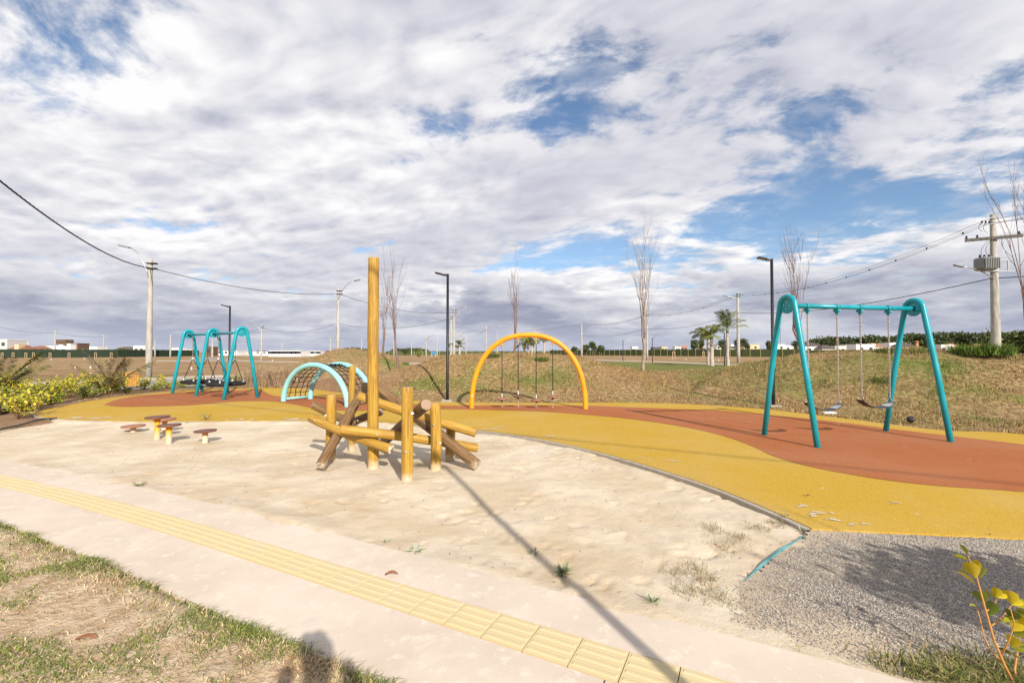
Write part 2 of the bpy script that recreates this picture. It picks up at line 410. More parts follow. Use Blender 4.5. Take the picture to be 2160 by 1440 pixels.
# ------------------------------------------------------------------ plan of the place
def catmull(pts, sub=6):
    P = [np.array(q[:2], float) for q in pts]; out = []
    for i in range(len(P) - 1):
        a, b, c, d = P[max(0, i - 1)], P[i], P[i + 1], P[min(len(P) - 1, i + 2)]
        for t in np.linspace(0, 1, sub, endpoint=False):
            out.append(.5 * (2 * b + (c - a) * t + (2 * a - 5 * b + 4 * c - d) * t * t + (3 * b - a - 3 * c + d) * t ** 3))
    out.append(P[-1]); return out
G = lambda L, z=0.0: [gp(x, y, z) for x, y in L]
rub_low = G([(75, 875), (85, 880), (130, 885), (200, 888.5), (300, 890.5), (420, 890), (560, 889), (700, 888.5), (820, 893), (930, 902), (1000, 908), (1100, 920), (1200, 940), (1300, 965), (1400, 995), (1500, 1028), (1600, 1068), (1712, 1118)])
rub_edge = G([(1850, 1125), (2160, 1139), (2700, 1165)])
rub_up = G([(2700, 985), (2160, 918), (2000, 910), (1900, 899), (1800, 886), (1700, 874), (1620, 865), (1500, 856), (1400, 851.5), (1300, 850), (1150, 850.5), (1000, 849.5), (900, 847.5), (820, 842), (740, 831), (650, 820.5), (560, 818), (500, 820), (400, 824), (330, 829), (270, 835), (200, 845), (140, 856), (95, 865), (75, 875)])
RUBBER = catmull(rub_low) + rub_edge + catmull(rub_up)[:-1]
ora_up = G([(218, 855), (250, 843), (300, 835), (350, 831), (420, 826), (500, 823.5), (545, 823.5), (557, 826), (575, 835), (620, 838), (700, 838), (760, 842), (830, 850), (930, 856.5), (1000, 856.3), (1100, 856), (1240, 857), (1300, 859), (1400, 863), (1480, 866), (1540, 869), (1620, 877), (1700, 884), (1800, 896), (1900, 909), (2000, 921), (2160, 940), (2700, 1010)])
ora_low = G([(2700, 1085), (2160, 1041), (2000, 1030), (1900, 1020), (1800, 1005), (1700, 985), (1630, 964), (1590, 945), (1540, 926), (1480, 910), (1400, 895), (1290, 881), (1150, 870), (1030, 866), (930, 864.5), (800, 867), (720, 867), (660, 862), (620, 854), (580, 848.5), (530, 847), (470, 850), (400, 856), (300, 859), (250, 859), (218, 855)])
ORANGE = catmull(ora_up) + catmull(ora_low)[1:-1]
AX, PX = np.array([.89, -.457]), np.array([.457, .89])        # pavement direction and the normal across it
AX, PX = AX / np.linalg.norm(AX), PX / np.linalg.norm(PX)
def pave(s, c):
    c2 = c - .0085 * min(0, s + 3.5) ** 2
    return AX * s + PX * c2
def sidewalk_frame(x, y):
    s = x * AX[0] + y * AX[1]; c = x * PX[0] + y * PX[1]
    return s, c + .0085 * np.minimum(0, s + 3.5) ** 2
SW0, SW1 = 1.64, 2.80
TEALLINE = [gp(x, y)[:2] for x, y in [(1712, 1118), (1680, 1135), (1640, 1158), (1600, 1190), (1570, 1216), (1540, 1242)]]
GRAV = TEALLINE + [gp(x, y)[:2] for x, y in [(1520, 1270), (1525, 1300), (1560, 1335)]] + [pave(-.05, 2.80), pave(6, 2.80), np.array([9, 1.]), np.array(rub_edge[-1][:2]), np.array(rub_edge[0][:2])]

def sdist(X, Y, poly):
    """signed distance, negative inside"""
    P = np.array([q[:2] for q in poly]); Q = np.roll(P, -1, 0); d2 = np.full(X.shape, 1e18); ins = np.zeros(X.shape, bool)
    for (ax, ay), (bx, by) in zip(P, Q):
        ex, ey = bx - ax, by - ay; L = ex * ex + ey * ey + 1e-12
        t = np.clip(((X - ax) * ex + (Y - ay) * ey) / L, 0, 1)
        d2 = np.minimum(d2, (X - ax - t * ex) ** 2 + (Y - ay - t * ey) ** 2)
        ins ^= ((ay > Y) != (by > Y)) & (X < ex * (Y - ay) / (ey if abs(ey) > 1e-12 else 1e-12) + ax)
    return np.where(ins, -1, 1) * np.sqrt(d2)
def vnoise(X, Y, s, seed=0, oct=3):
    out = np.zeros(X.shape); amp = 1
    for o in range(oct):
        r = np.random.default_rng(seed + o); T = r.random((256, 256)); x, y = X / s + 91.3, Y / s + 47.7
        i, j = np.floor(x).astype(int), np.floor(y).astype(int); u, v = x - i, y - j; u, v = u * u * (3 - 2 * u), v * v * (3 - 2 * v)
        g = lambda a, b: T[a % 256, b % 256]
        out += amp * ((g(i, j) * (1 - u) + g(i + 1, j) * u) * (1 - v) + (g(i, j + 1) * (1 - u) + g(i + 1, j + 1) * u) * v - .5)
        amp *= .5; s *= .5
    return out
RIDGE = []
for x, y, Y in [(775, 792, 18.2), (810, 785, 18.6), (850, 777, 19), (885, 768, 19), (918, 755, 19), (945, 747.5, 19), (985, 744.5, 19), (1100, 744, 19), (1180, 748, 19), (1220, 754, 19.2), (1260, 764, 19.5), (1300, 773, 20), (1340, 780, 20.2), (1390, 784, 20), (1450, 783, 19.8), (1500, 779, 19.5), (1550, 772, 19), (1600, 762, 18), (1640, 753, 17.5), (1680, 747, 17), (1750, 743, 16.5), (1800, 740, 16), (1870, 735.5, 15.5), (1950, 733.5, 15), (2060, 738, 14.5), (2160, 747, 14), (2330, 752, 13.3), (2600, 760, 12.5), (3000, 770, 11.5)]:
    q = dp(x, y, Y); RIDGE.append((q[0], q[1], q[2]))
MOUND = dp(741, 737, 24)
def terrain(X, Y, detail=True):
    X, Y = np.asarray(X, float), np.asarray(Y, float)
    best = np.full(X.shape, 1e9); hh = np.zeros(X.shape); side = np.zeros(X.shape)
    for (ax, ay, ah), (bx, by, bh) in zip(RIDGE[:-1], RIDGE[1:]):
        ex, ey = bx - ax, by - ay; L = ex * ex + ey * ey
        t = np.clip(((X - ax) * ex + (Y - ay) * ey) / L, 0, 1)
        d = np.hypot(X - ax - t * ex, Y - ay - t * ey); k = d < best
        best = np.where(k, d, best); hh = np.where(k, ah + (bh - ah) * t, hh)
    prof = np.where(best < 4.7, .5 + .5 * np.cos(np.pi * np.minimum(best / 4.7, 1)), 0)
    z1 = hh * (.55 * prof + .45 * np.clip(1 - best / 4.9, 0, 1) ** 1.0) / (1.0)
    r = np.hypot((X - MOUND[0]) / 1.08, Y - MOUND[1])
    z2 = MOUND[2] * np.where(r < 5.2, .5 + .5 * np.cos(np.pi * np.minimum(r / 5.2, 1)), 0)
    z = np.maximum(z1, z2) + .25 * np.minimum(z1, z2)
    if detail:
        k = np.clip(z / .4, 0, 1)
        z = z + k * (.10 * vnoise(X, Y, 1.6, 3) + .05 * vnoise(X, Y, .45, 9)) + (1 - k) * .03 * vnoise(X, Y, 1.5, 5)
    return z
def tz(x, y): return float(terrain(np.array([x]), np.array([y]))[0])

# ------------------------------------------------------------------ ground sheet
def axis(lo, hi, d, far, g=1.18):
    a = list(np.arange(lo, hi + d / 2, d)); s = d
    while a[-1] < far: s *= g; a.append(a[-1] + s)
    s = d
    while a[0] > -far: s *= g; a.insert(0, a[0] - s)
    return np.array(a)
gx, gy = axis(-14, 20, .17, 3000), axis(-2, 30, .17, 3000)
GX, GY = np.meshgrid(gx, gy)
near = (np.abs(GX) < 45) & (GY > -8) & (GY < 45)
SD = np.full(GX.shape, 50.0); SDr = SD.copy(); SDg = SD.copy()
SAND = catmull(rub_low)[::-1] + [np.array([-14., 8.2]), np.array([-14., 9.5])]
SDr[near] = sdist(GX[near], GY[near], RUBBER)
s_, c_ = sidewalk_frame(GX, GY)
insand = near & (c_ > 2.75) & (SDr > 0) & (GX < 14) & (GX > -10.2)
# the sand pit lies between the pavement and the rubber: everything in front of the rubber's lower edge
rl = np.array([q[:2] for q in catmull(rub_low)] + [rub_edge[0][:2], rub_edge[2][:2]])
order = np.argsort(rl[:, 0]); lowY = np.interp(GX, rl[order, 0], rl[order, 1])
insand &= GY < lowY + .05
GZ = terrain(GX, GY)
insw = near & (c_ > SW0 - .05) & (c_ < SW1 + .1)
low = np.where(insand | insw, 1.0, 0) ; low = np.maximum(low, np.clip(-SDr / .12 + .3, 0, 1) * near)
verge = near & (c_ <= SW0) & (GY > -8)
GZ = np.where(near & (c_ < SW0) & (s_ > -13) & (s_ < 6) & (c_ > -4.5), -.16, GZ)
GZ = GZ * (1 - low) - .16 * low
lawn = np.exp(-(((GX - 17) / 21) ** 2 + ((GY - 48) / 26) ** 2) ** 2) * (GY > 22)
nb = vnoise(GX, GY, 3.0, 31)
gpatch = np.clip((vnoise(GX, GY, 2.2, 77) - .12) * 3.0, 0, .8) * (terrain(GX, GY, False) > .25)
gpatch += np.clip((GX - 4) / 8, 0, .42) * (terrain(GX, GY, False) > .3) * np.clip(.6 + 2.2 * vnoise(GX, GY, 1.6, 41), 0, 1.4)
zr = np.clip(np.maximum(lawn, gpatch), 0, 1)
zr = np.maximum(zr, near * (GX < -8) * np.clip(1 - np.abs(GY - 27 - 0 * GX) / 3, 0, 1) * .5)
soilm = near * np.clip(1 - (SDr - .25) / 2.6, 0, 1) * (GX < -4.2) * (GY > 7.2) * (SDr > -.2)
soilm = np.clip(np.maximum(soilm, near * (SDr > 0) * (SDr < .28) * .5 * (GX > -4)), 0, 1)
sandm = np.clip(verge * 1.0 + near * (GX < -9.2) * (GY < 8.0) * .8, 0, 1)
nx_, ny_ = len(gx), len(gy)
I = np.arange(nx_ * ny_).reshape(ny_, nx_)
gf = np.stack([I[:-1, :-1], I[:-1, 1:], I[1:, 1:], I[1:, :-1]], -1).reshape(-1, 4)
ground = npmesh('ground', np.c_[GX.ravel(), GY.ravel(), GZ.ravel()], gf, M_GROUND, np.c_[zr.ravel(), soilm.ravel(), sandm.ravel()], 'zone', True)
tag(ground, kind='structure')

# grass verge in front of the pavement: sandy soil that laps on to the slabs
vs_, vc_ = np.meshgrid(np.arange(-13.4, 6.5, .06), np.concatenate([np.arange(-5.2, 0, .2), np.arange(0, 1.80, .04)]))
VP = AX[None, None] * vs_[..., None] + PX[None, None] * (vc_ - .0085 * np.minimum(0, vs_ + 3.5) ** 2)[..., None]
def vergez(x, y, c):
    e = c - (SW0 + .05 * vnoise(x, y, .5, 23) + .03 * vnoise(x, y, .16, 24))
    return np.where(e > 0, -.02 - e * .6, np.minimum(.03, -.02 - e * .6)) + .022 * vnoise(x, y, .5, 21) * np.clip(-e / .1, 0, 1)
VZ = vergez(VP[..., 0], VP[..., 1], vc_)
vi = np.arange(vs_.size).reshape(vs_.shape)
vf = np.stack([vi[:-1, :-1], vi[:-1, 1:], vi[1:, 1:], vi[1:, :-1]], -1).reshape(-1, 4)
o1 = np.ones(vs_.size)
tag(npmesh('verge', np.c_[VP[..., 0].ravel(), VP[..., 1].ravel(), VZ.ravel()], vf, M_GROUND, np.c_[o1 * 0, o1 * 0, o1], 'zone', True), kind='structure')

# ------------------------------------------------------------------ sand pit with footprints
sx, sy = np.arange(-10.4, 5.0, .033), np.arange(1.6, 10.6, .033)
SX, SY = np.meshgrid(sx, sy)
ss, sc_ = sidewalk_frame(SX, SY)
lowS = np.interp(SX, rl[order, 0], rl[order, 1])
keep = (sc_ > 2.66) & (SY < lowS + .16) & (ss < 2.4)
SZ = -.035 + .035 * vnoise(SX, SY, 1.3, 61) + .016 * vnoise(SX, SY, .22, 64, 2)
# a drift of sand spilling over the pavement edge and against the rubber's kerb
SZ += .030 * np.clip(1 - np.abs(sc_ - 2.84) / .26, 0, 1) * np.clip(.65 + 1.5 * vnoise(SX, SY, .8, 68), 0, 1.2)
SZ += .02 * np.clip((SX - .2) / 2.0, 0, 1) * np.clip(1 - np.abs(sc_ - 2.95) / .6, 0, 1)
SZ += .035 * np.clip(1 - (lowS - SY) / .35, 0, 1) * np.clip((-1.2 - SX) / 1, 0, 1)
SZ = np.maximum(SZ, -.05)
foot = np.zeros(SX.shape)
def footprint(x, y, a, L=.27, wd=.10, d=.045):
    global SZ
    u = (SX - x) * math.cos(a) + (SY - y) * math.sin(a); v = -(SX - x) * math.sin(a) + (SY - y) * math.cos(a)
    r = np.sqrt((u / (L / 2)) ** 2 + (v / (wd / 2)) ** 2)
    r = r + FN
    SZ += -d * np.clip((1.15 - r) * 1.8, 0, 1) + d * .32 * np.exp(-((r - 1.45) / .25) ** 2)
    foot[:] = np.maximum(foot, np.clip(1.2 - r, 0, 1) * .8)  # shade of the pit, kept as a colour mask
fr = random.Random(5); FN = .9 * vnoise(SX, SY, .09, 210, 2)
for x, y in [(1245, 1222), (1275, 1235), (1105, 1200), (1030, 1110), (1000, 1090), (1150, 1143), (1200, 1165), (1355, 1215), (1100, 1055), (1160, 1085), (1250, 1075), (1300, 1055), (1215, 1100), (1085, 1130), (1020, 1180), (990, 1128), (1440, 1145), (1500, 1160), (1320, 1125), (960, 1090), (1390, 1180), (1480, 1120), (1550, 1150)]:
    q = gp(x, y); footprint(q[0], q[1], fr.uniform(.2, 1.5), fr.uniform(.10, .20), fr.uniform(.04, .08), fr.uniform(.010, .020))
for k in range(70):
    i = fr.randrange(12, len(rl) - 12); q = rl[i]; o = fr.uniform(.12, .9)
    footprint(q[0] - o * .35 + fr.uniform(-.2, .2), q[1] - o, fr.uniform(-.6, .4), fr.uniform(.10, .22), fr.uniform(.05, .09), fr.uniform(.012, .03))
for k in range(240):
    x, y = fr.uniform(-7.5, 2.5), fr.uniform(2.6, 7.6)
    footprint(x, y, fr.uniform(0, 3), fr.uniform(.08, .2), fr.uniform(.05, .10), fr.uniform(.006, .018))
damp_shade = np.clip((vnoise(SX, SY, .9, 71, 4) - .16) * 2.2, 0, .55) * np.clip(1 - np.abs(sc_ - 3.15) / .55, 0, 1)
damp_shade = np.clip(damp_shade + foot * .38, 0, 1)  # footprint shade painted into the tint, over the damp patches
idx = np.full(SX.shape, -1); idx[keep] = np.arange(keep.sum())
q = np.stack([idx[:-1, :-1], idx[:-1, 1:], idx[1:, 1:], idx[1:, :-1]], -1).reshape(-1, 4); q = q[(q >= 0).all(1)]
sand = npmesh('sand_pit', np.c_[SX[keep], SY[keep], SZ[keep]], q, M_SAND, np.c_[damp_shade[keep], damp_shade[keep], damp_shade[keep]], 'zone', True)
tag(sand, kind='structure')
def sandz(x, y): return float(SZ[np.clip(int(round((y - sy[0]) / .033)), 0, len(sy) - 1), np.clip(int(round((x - sx[0]) / .033)), 0, len(sx) - 1)])

# ------------------------------------------------------------------ rubber paving, its kerb, gravel
RUBZ = .02
tag(MB().poly(RUBBER, -.12, RUBZ).build('rubber_paving', M_YEL), kind='structure')
mo = MB(); n = len(ORANGE); mo.add([(q[0], q[1], RUBZ + .004) for q in ORANGE], [tuple(range(n))])
tag(mo.build('orange_rubber_wave', M_ORA), kind='structure')
mk = MB(); L = [Vector((q[0], q[1], 0)) for q in catmull(rub_low, 8)]
vs, fs = [], []
for i, q in enumerate(L):
    t = (L[min(i + 1, len(L) - 1)] - L[max(i - 1, 0)]).normalized(); nrm = Vector((t.y, -t.x, 0))
    for o, z in ((.004, -.14), (.05, -.14), (.05, RUBZ - .012), (.004, RUBZ - .006)): vs.append((q.x + nrm.x * o, q.y + nrm.y * o, z))
    if i:
        b = (i - 1) * 4; fs += [(b + j, b + (j + 1) % 4, b + 4 + (j + 1) % 4, b + 4 + j) for j in range(4)]
mk.add(vs, fs)
tag(mk.build('kerb', M_KERB), kind='structure')
gxx, gyy = np.meshgrid(np.arange(.6, 9.2, .06), np.arange(.6, 4.6, .06))
gs = sdist(gxx, gyy, GRAV); gk = gs < .04
ea, eb = np.array(rub_low[-1][:2]), np.array(rub_edge[-1][:2]); en = np.array([-(eb - ea)[1], (eb - ea)[0]]) / np.linalg.norm(eb - ea)
def gravz(gs, x, y): return .034 * np.clip(1 - np.abs((x - ea[0]) * en[0] + (y - ea[1]) * en[1]) / .30, 0, 1) * np.clip((x - 1.95) / .3, 0, 1) - .028 + .032 * np.clip(gs / -.35, 0, 1) + .012 * vnoise(x, y, .5, 81) * np.clip(gs / -.2, 0, 1)
gzz = gravz(gs, gxx, gyy)
gi = np.full(gxx.shape, -1); gi[gk] = np.arange(gk.sum())
q = np.stack([gi[:-1, :-1], gi[:-1, 1:], gi[1:, 1:], gi[1:, :-1]], -1).reshape(-1, 4); q = q[(q >= 0).all(1)]
def sandy_margin(x, y):
    s, c = sidewalk_frame(x, y); L = np.array(TEALLINE + [gp(1520, 1270)[:2], gp(1525, 1300)[:2], gp(1560, 1335)[:2]]); d = np.full(np.shape(x), 9.0)
    for a in L: d = np.minimum(d, np.hypot(x - a[0], y - a[1]))
    e = np.maximum(np.clip(1 - (c - 2.80) / .75, 0, 1), np.clip(1 - d / .95, 0, 1) * .95)
    return np.clip(e * 1.15 + .9 * vnoise(x, y, .35, 83), 0, 1)
gm = sandy_margin(gxx[gk], gyy[gk])
tag(npmesh('gravel_bed', np.c_[gxx[gk], gyy[gk], gzz[gk]], q, M_GRAVB, np.c_[gm, gm, gm], 'zone', True), kind='structure')
# the loose stones
N = 85000
X = RNG.uniform(.8, 4.6, N * 3); Y = RNG.uniform(1.3, 4.3, N * 3); sdv = sdist(X, Y, GRAV)
prob = (1 - .82 * sandy_margin(X, Y)) * np.clip(-sdv / .1, 0.05, 1) * np.where(sdv < .05, 1, 0) * np.clip(.5 + 1.2 * (vnoise(X, Y, .7, 90) + .3), .35, 1)
k = RNG.random(N * 3) < prob; X, Y = X[k][:N], Y[k][:N]; N = len(X)
Z = gravz(sdist(X, Y, GRAV), X, Y)
r = RNG.uniform(.0026, .0072, N); oc = np.array([(1, 0, 0), (0, 1, 0), (-1, 0, 0), (0, -1, 0), (0, 0, 1), (0, 0, -1)], float)
sv = np.tile(oc, (N, 1, 1)) * RNG.uniform(.6, 1.3, (N, 6, 1)) * r[:, None, None]
a = RNG.uniform(0, 6.28, N); ca, sa = np.cos(a), np.sin(a)
sv = np.stack([sv[..., 0] * ca[:, None] - sv[..., 1] * sa[:, None], sv[..., 0] * sa[:, None] + sv[..., 1] * ca[:, None], sv[..., 2] * .8], -1)
sv += np.stack([X, Y, Z + r * .35], -1)[:, None]
of = np.array([(0, 1, 4), (1, 2, 4), (2, 3, 4), (3, 0, 4), (1, 0, 5), (2, 1, 5), (3, 2, 5), (0, 3, 5)])
ff = (of[None] + (np.arange(N) * 6)[:, None, None]).reshape(-1, 3)
pal = np.array([(.36, .32, .28), (.43, .39, .34), (.25, .23, .215), (.47, .43, .375), (.31, .25, .20), (.19, .18, .175), (.42, .35, .275)])
sc2 = np.repeat(pal[RNG.integers(0, len(pal), N)] * RNG.uniform(.8, 1.15, (N, 1)), 6, 0)
tag(npmesh('gravel', sv.reshape(-1, 3), ff, M_VCOL, sc2), 'loose grey gravel beside the yellow rubber at lower right', 'gravel', kind='stuff')
# teal edging strip between sand and gravel
te = MB(); P3 = [Vector((q[0], q[1], 0)) for q in catmull([(*q, 0) for q in TEALLINE], 5)]
vs, fs = [], []
for i, q in enumerate(P3):
    t = (P3[min(i + 1, len(P3) - 1)] - P3[max(i - 1, 0)]).normalized(); nr = Vector((-t.y, t.x, 0)); h = -.012 - .018 * (i / (len(P3) - 1)) ** 1.2
    wv = .004 + .008 * math.exp(-((i / len(P3) - .42) / .2) ** 2)
    for o, z in ((-wv, -.08), (wv, -.08), (wv, h - .01 * math.sin(i)), (-wv, h)): vs.append((q.x + nr.x * o, q.y + nr.y * o, z))
    if i:
        b = (i - 1) * 4; fs += [(b + j, b + (j + 1) % 4, b + 4 + (j + 1) % 4, b + 4 + j) for j in range(4)]
fs += [(3, 2, 1, 0), tuple(len(vs) - 4 + j for j in range(4))]
te.add(vs, fs)
tag(te.build('border_edging', plain('teal_edging', (.10, .27, .29), .6, .3, var=.25, scale=20)), 'thin teal plastic edging strip between sand and gravel', 'edging')

# sand blown on to the rubber: thin streaks and loose grains along the kerb
V_, F_ = [], []
rs = random.Random(44)
for (x, y, L, W_) in [(1426, 972, .16, .03), (1736, 1084, .20, .035), (1690, 1067, .12, .02), (1760, 1096, .10, .025), (1808, 1104, .12, .02), (205, 882, .5, .10), (150, 881, .4, .08), (1150, 921, .25, .03), (1040, 905, .3, .03), (620, 884, .5, .08), (1060, 900, .2, .03), (1330, 968, .16, .02), (500, 884, .4, .06), (1880, 1060, .10, .02)]:
    g0 = gp(x, y, RUBZ); a = rs.uniform(-.5, .1)
    for k in range(5):
        c = (g0[0] + rs.gauss(0, L * .5), g0[1] + rs.gauss(0, W_)); n = 9; b = len(V_); l, w2 = L * rs.uniform(.15, .5), W_ * rs.uniform(.3, .9)
        for j in range(n):
            t = 6.283 * j / n; q = rs.uniform(.55, 1.1); u, v = l * math.cos(t) * q, w2 * math.sin(t) * q
            V_.append((c[0] + u * math.cos(a) - v * math.sin(a), c[1] + u * math.sin(a) + v * math.cos(a), RUBZ + .006 + k * .0004))
        F_.append(tuple(range(b, b + n)))
for k in range(2600):
    i = rs.randrange(0, len(rl) - 3); t = rs.random(); q = rl[i] * (1 - t) + rl[i + 1] * t; o_ = abs(rs.gauss(0, .22)); b = len(V_); x, y = q[0] + rs.gauss(0, .05), q[1] + .02 + o_; s = rs.uniform(.002, .007)
    V_ += [(x - s, y, RUBZ + .0055), (x, y - s, RUBZ + .0055), (x + s, y, RUBZ + .0055), (x, y + s, RUBZ + .0055)]; F_.append((b, b + 1, b + 2, b + 3))
tag(MB().add(V_, F_).build('blown_sand', M_SAND), 'thin pale sand blown on to the yellow rubber along the sand pit', 'sand', kind='stuff')

# ------------------------------------------------------------------ pavement: slabs and tactile tiles
pavement = empty('pavement', (0, 0, 0)); tag(pavement, kind='structure')
T0, T1 = 2.155, 2.405                                        # tactile strip
def slab(s0, s1, c0, c1):
    g_ = .0055; mb = MB(); n = max(2, int((s1 - s0) / .35) + 1); ss = np.linspace(s0 + g_, s1 - g_, n)
    pts = [pave(s, c0 + g_) for s in ss] + [pave(s, c1 - g_) for s in reversed(ss)]
    o = pave((s0 + s1) / 2, (c0 + c1) / 2)
    ob = mb.poly(pts, -.12, 0.0).build('slab', M_SLAB, pavement, (o[0], o[1], 0)); ob.location = (o[0], o[1], random.uniform(-.002, .002))
for k in range(-3, 4): slab(-4.92 + 2.89 * k, -4.92 + 2.89 * (k + 1), T1, SW1)
for k in range(-3, 4): slab(-6.39 + 2.89 * k, -6.39 + 2.89 * (k + 1), SW0, T0)
tw = T1 - T0
tm = MB(); h = tw / 2 - .0025
tm.box((-h, -h, -.05), (h, h, .003))
for k in range(4):
    y = -h + (k + .5) * tw / 4
    tm.add([(-h * .93, y - .016, .003), (h * .93, y - .016, .003), (h * .93, y + .016, .003), (-h * .93, y + .016, .003), (-h * .88, y - .009, .0060), (h * .88, y - .009, .0060), (h * .88, y + .009, .0060), (-h * .88, y + .009, .0060)],
           [(4, 5, 6, 7), (0, 1, 5, 4), (1, 2, 6, 5), (2, 3, 7, 6), (3, 0, 4, 7)])
proto = None
for k in range(56):
    s = -10.8 + k * tw; a, b = pave(s, (T0 + T1) / 2), pave(s + tw, (T0 + T1) / 2)
    if proto is None: proto = tm.build('tactile_tile', M_TILE, pavement); o = proto
    else: o = proto.copy(); C.objects.link(o)
    o.location = (*((a + b) / 2), random.uniform(-.0015, .0015)); o.rotation_euler = (0, 0, math.atan2(b[1] - a[1], b[0] - a[0]) + random.uniform(-.006, .006))

# ------------------------------------------------------------------ road behind the hedge, far paths
def strip(name, L, Rr, m, z):
    mb = MB(); n = len(L); mb.add([(q[0], q[1], z) for q in L] + [(q[0], q[1], z) for q in Rr], [(i, i + 1, n + i + 1, n + i) for i in range(n - 1)])
    return tag(mb.build(name, m), kind='structure')
nr = G([(-500, 880), (-60, 838), (60, 831), (200, 826), (340, 819.5), (430, 816), (520, 813), (600, 806)]); fr_ = G([(-500, 850), (-60, 819), (60, 813), (200, 807), (340, 801), (430, 797), (520, 794.5), (600, 792)])
strip('road', catmull(nr), catmull(fr_), M_ASPH, .03)
kb = MB()
kl = [Vector((q[0], q[1], .08)) for q in catmull(fr_)]
for a, b in zip(kl[:-1], kl[1:]):
    d = (b - a).normalized(); M_ = Matrix.Translation((a + b) / 2) @ d.to_track_quat('X', 'Z').to_matrix().to_4x4()
    kb.box((-(b - a).length / 2, -.08, -.14), ((b - a).length / 2, .08, .06), M_)
tag(kb.build('kerb', M_KERB), kind='structure')
strip('path', G([(330, 762.5), (480, 761.2), (560, 763.5), (640, 765.5), (780, 766)]), G([(330, 760.5), (480, 759.4), (560, 761.5), (640, 763.6), (780, 764)]), M_PATHC, .02)
strip('path', G([(400, 758.5), (455, 758), (500, 757)]), G([(400, 755), (455, 755), (500, 755)]), M_ASPH, .02)
strip('path', G([(1180, 761), (1270, 760.8), (1400, 764.5), (1500, 768.5), (1580, 771.5), (1700, 775)]), G([(1180, 759.2), (1270, 759.2), (1400, 762.6), (1500, 766.6), (1580, 769.2), (1700, 772)]), M_PATHC, .02)
strip('path', G([(850, 768), (960, 767)]), G([(850, 765.5), (960, 765)]), M_PATHC, .02)

# ================================================================== OBJECTS
# ------------------------------------------------------------------ log climber
LC = empty('log_climber', dp(789, 975, 6.25) * np.array([1, 1, 0]) + np.array([0, 0, -.04]), 'climbing frame of crossed varnished logs standing in the sand pit', 'climber')
lr = random.Random(11)
def log(name, a, b, dia, m, endm=(M_GRAIN, M_GRAIN), bolts=(), taper=.0, label=None):
    a, b = Vector(a), Vector(b); L = (b - a).length; r = dia / 2; mb = MB(); n, k = 18, max(8, int(L / .09)); sd_ = lr.random() * 50
    prof = [(.0, .93), (.012, 1.0)] + [(.012 + (L - .024) * i / k, 1) for i in range(1, k)] + [(L - .012, 1.0), (L, .93)]
    vs = []
    bx, by = lr.uniform(-.012, .012), lr.uniform(-.012, .012)
    for z, s in prof:
        u = z / L; w_ = math.sin(math.pi * u)
        for j in range(n):
            t = 2 * math.pi * j / n; d = Vector((math.cos(t), math.sin(t), 0))
            rr = r * s * (1 - taper * u) * (1 + .055 * mnoise.noise(Vector((d.x * .9, d.y * .9, z * 2.2 + sd_))) + .03 * mnoise.noise(Vector((d.x * 2, d.y * 2, z * 7 + sd_))))
            vs.append((d.x * rr + bx * w_ * 2, d.y * rr + by * w_ * 2, z))
    kk = len(prof)
    fs = [(i * n + j, i * n + (j + 1) % n, (i + 1) * n + (j + 1) % n, (i + 1) * n + j) for i in range(kk - 1) for j in range(n)]
    mb.add(vs, fs, True)
    o = mb.build(name, m, LC)
    o.location = a - Vector(LC.location); o.rotation_euler = (b - a).to_track_quat('Z', 'Y').to_euler()
    if label: o['label'] = label
    for e, em in zip((0, kk - 1), endm):
        if em is None: continue
        c = MB(); ring = vs[e * n:(e + 1) * n]; zz = ring[0][2]; up = 1 if e else -1
        c.add(ring + [(q[0] * .6, q[1] * .6, zz + up * .004) for q in ring] + [(0, 0, zz + up * .005)],
              [((j, (j + 1) % n, n + (j + 1) % n, n + j) if e else (j, n + j, n + (j + 1) % n, (j + 1) % n)) for j in range(n)] + [((n + j, n + (j + 1) % n, 2 * n) if e else (n + j, 2 * n, n + (j + 1) % n)) for j in range(n)])
        c.build('cut_end', em, o)
    Minv = o.rotation_euler.to_matrix().inverted()
    for (z, mm, side) in bolts:                      # bolts on the face towards the viewer, or white caps at the side
        d = Minv @ Vector((side, -1 if not side else -.35, .05)); d.z = 0; d.normalize(); c = MB()
        c.lathe([(.015, -.012), (.015, .003), (.010, .009), (.005, .011)] if not side else [(.016, -.03), (.017, .008), (.011, .020)], 10, M=d.to_track_quat('Z', 'Y').to_matrix(), c=d * (r * .98) + Vector((0, 0, z)))
        c.build('bolt', mm, o)
    return o
def post(x, ytop, Y, dia, bolts=()):
    g0 = dp(x, 900, Y); top = dp(x, ytop, Y)
    return log('post', (g0[0], Y, -.28), (top[0] + lr.uniform(-.006, .006), Y, top[2]), dia, M_LOG, (None, M_GRAIN), bolts)
post(788.5, 544, 6.25, .148, [(1.05, M_STEEL, 0)])
post(859, 816, 5.60, .142, [(.62, M_STEEL, 0), (1.08, M_WHITE, 1)])
post(917, 849, 6.12, .146, [(.86, M_STEEL, 0), (.62, M_WHITE, 1)])
post(953, 893, 6.70, .140)
post(698.5, 832, 6.72, .142, [(.9, M_WHITE, -1)])
post(744.5, 771, 7.35, .104)
def beam(x0, y0, Y0, x1, y1, Y1, dia, m, ends=(M_GRAIN, M_GRAIN), bolts=(), label=None):
    return log('beam', dp(x0, y0, Y0), dp(x1, y1, Y1), dia, m, ends, bolts, 0, label)
beam(656, 881, 6.75, 825, 947, 5.94, .125, M_LOG, (M_GRAIN, M_GRAINS), [(.16, M_STEEL, 0), (.95, M_STEEL, 0)], 'golden beam slanting down in front of the tall post')
beam(719, 905, 5.985, 1007, 944, 6.50, .125, M_LOG, bolts=[(.46, M_STEEL, 0)], label='longest low golden beam across the front')
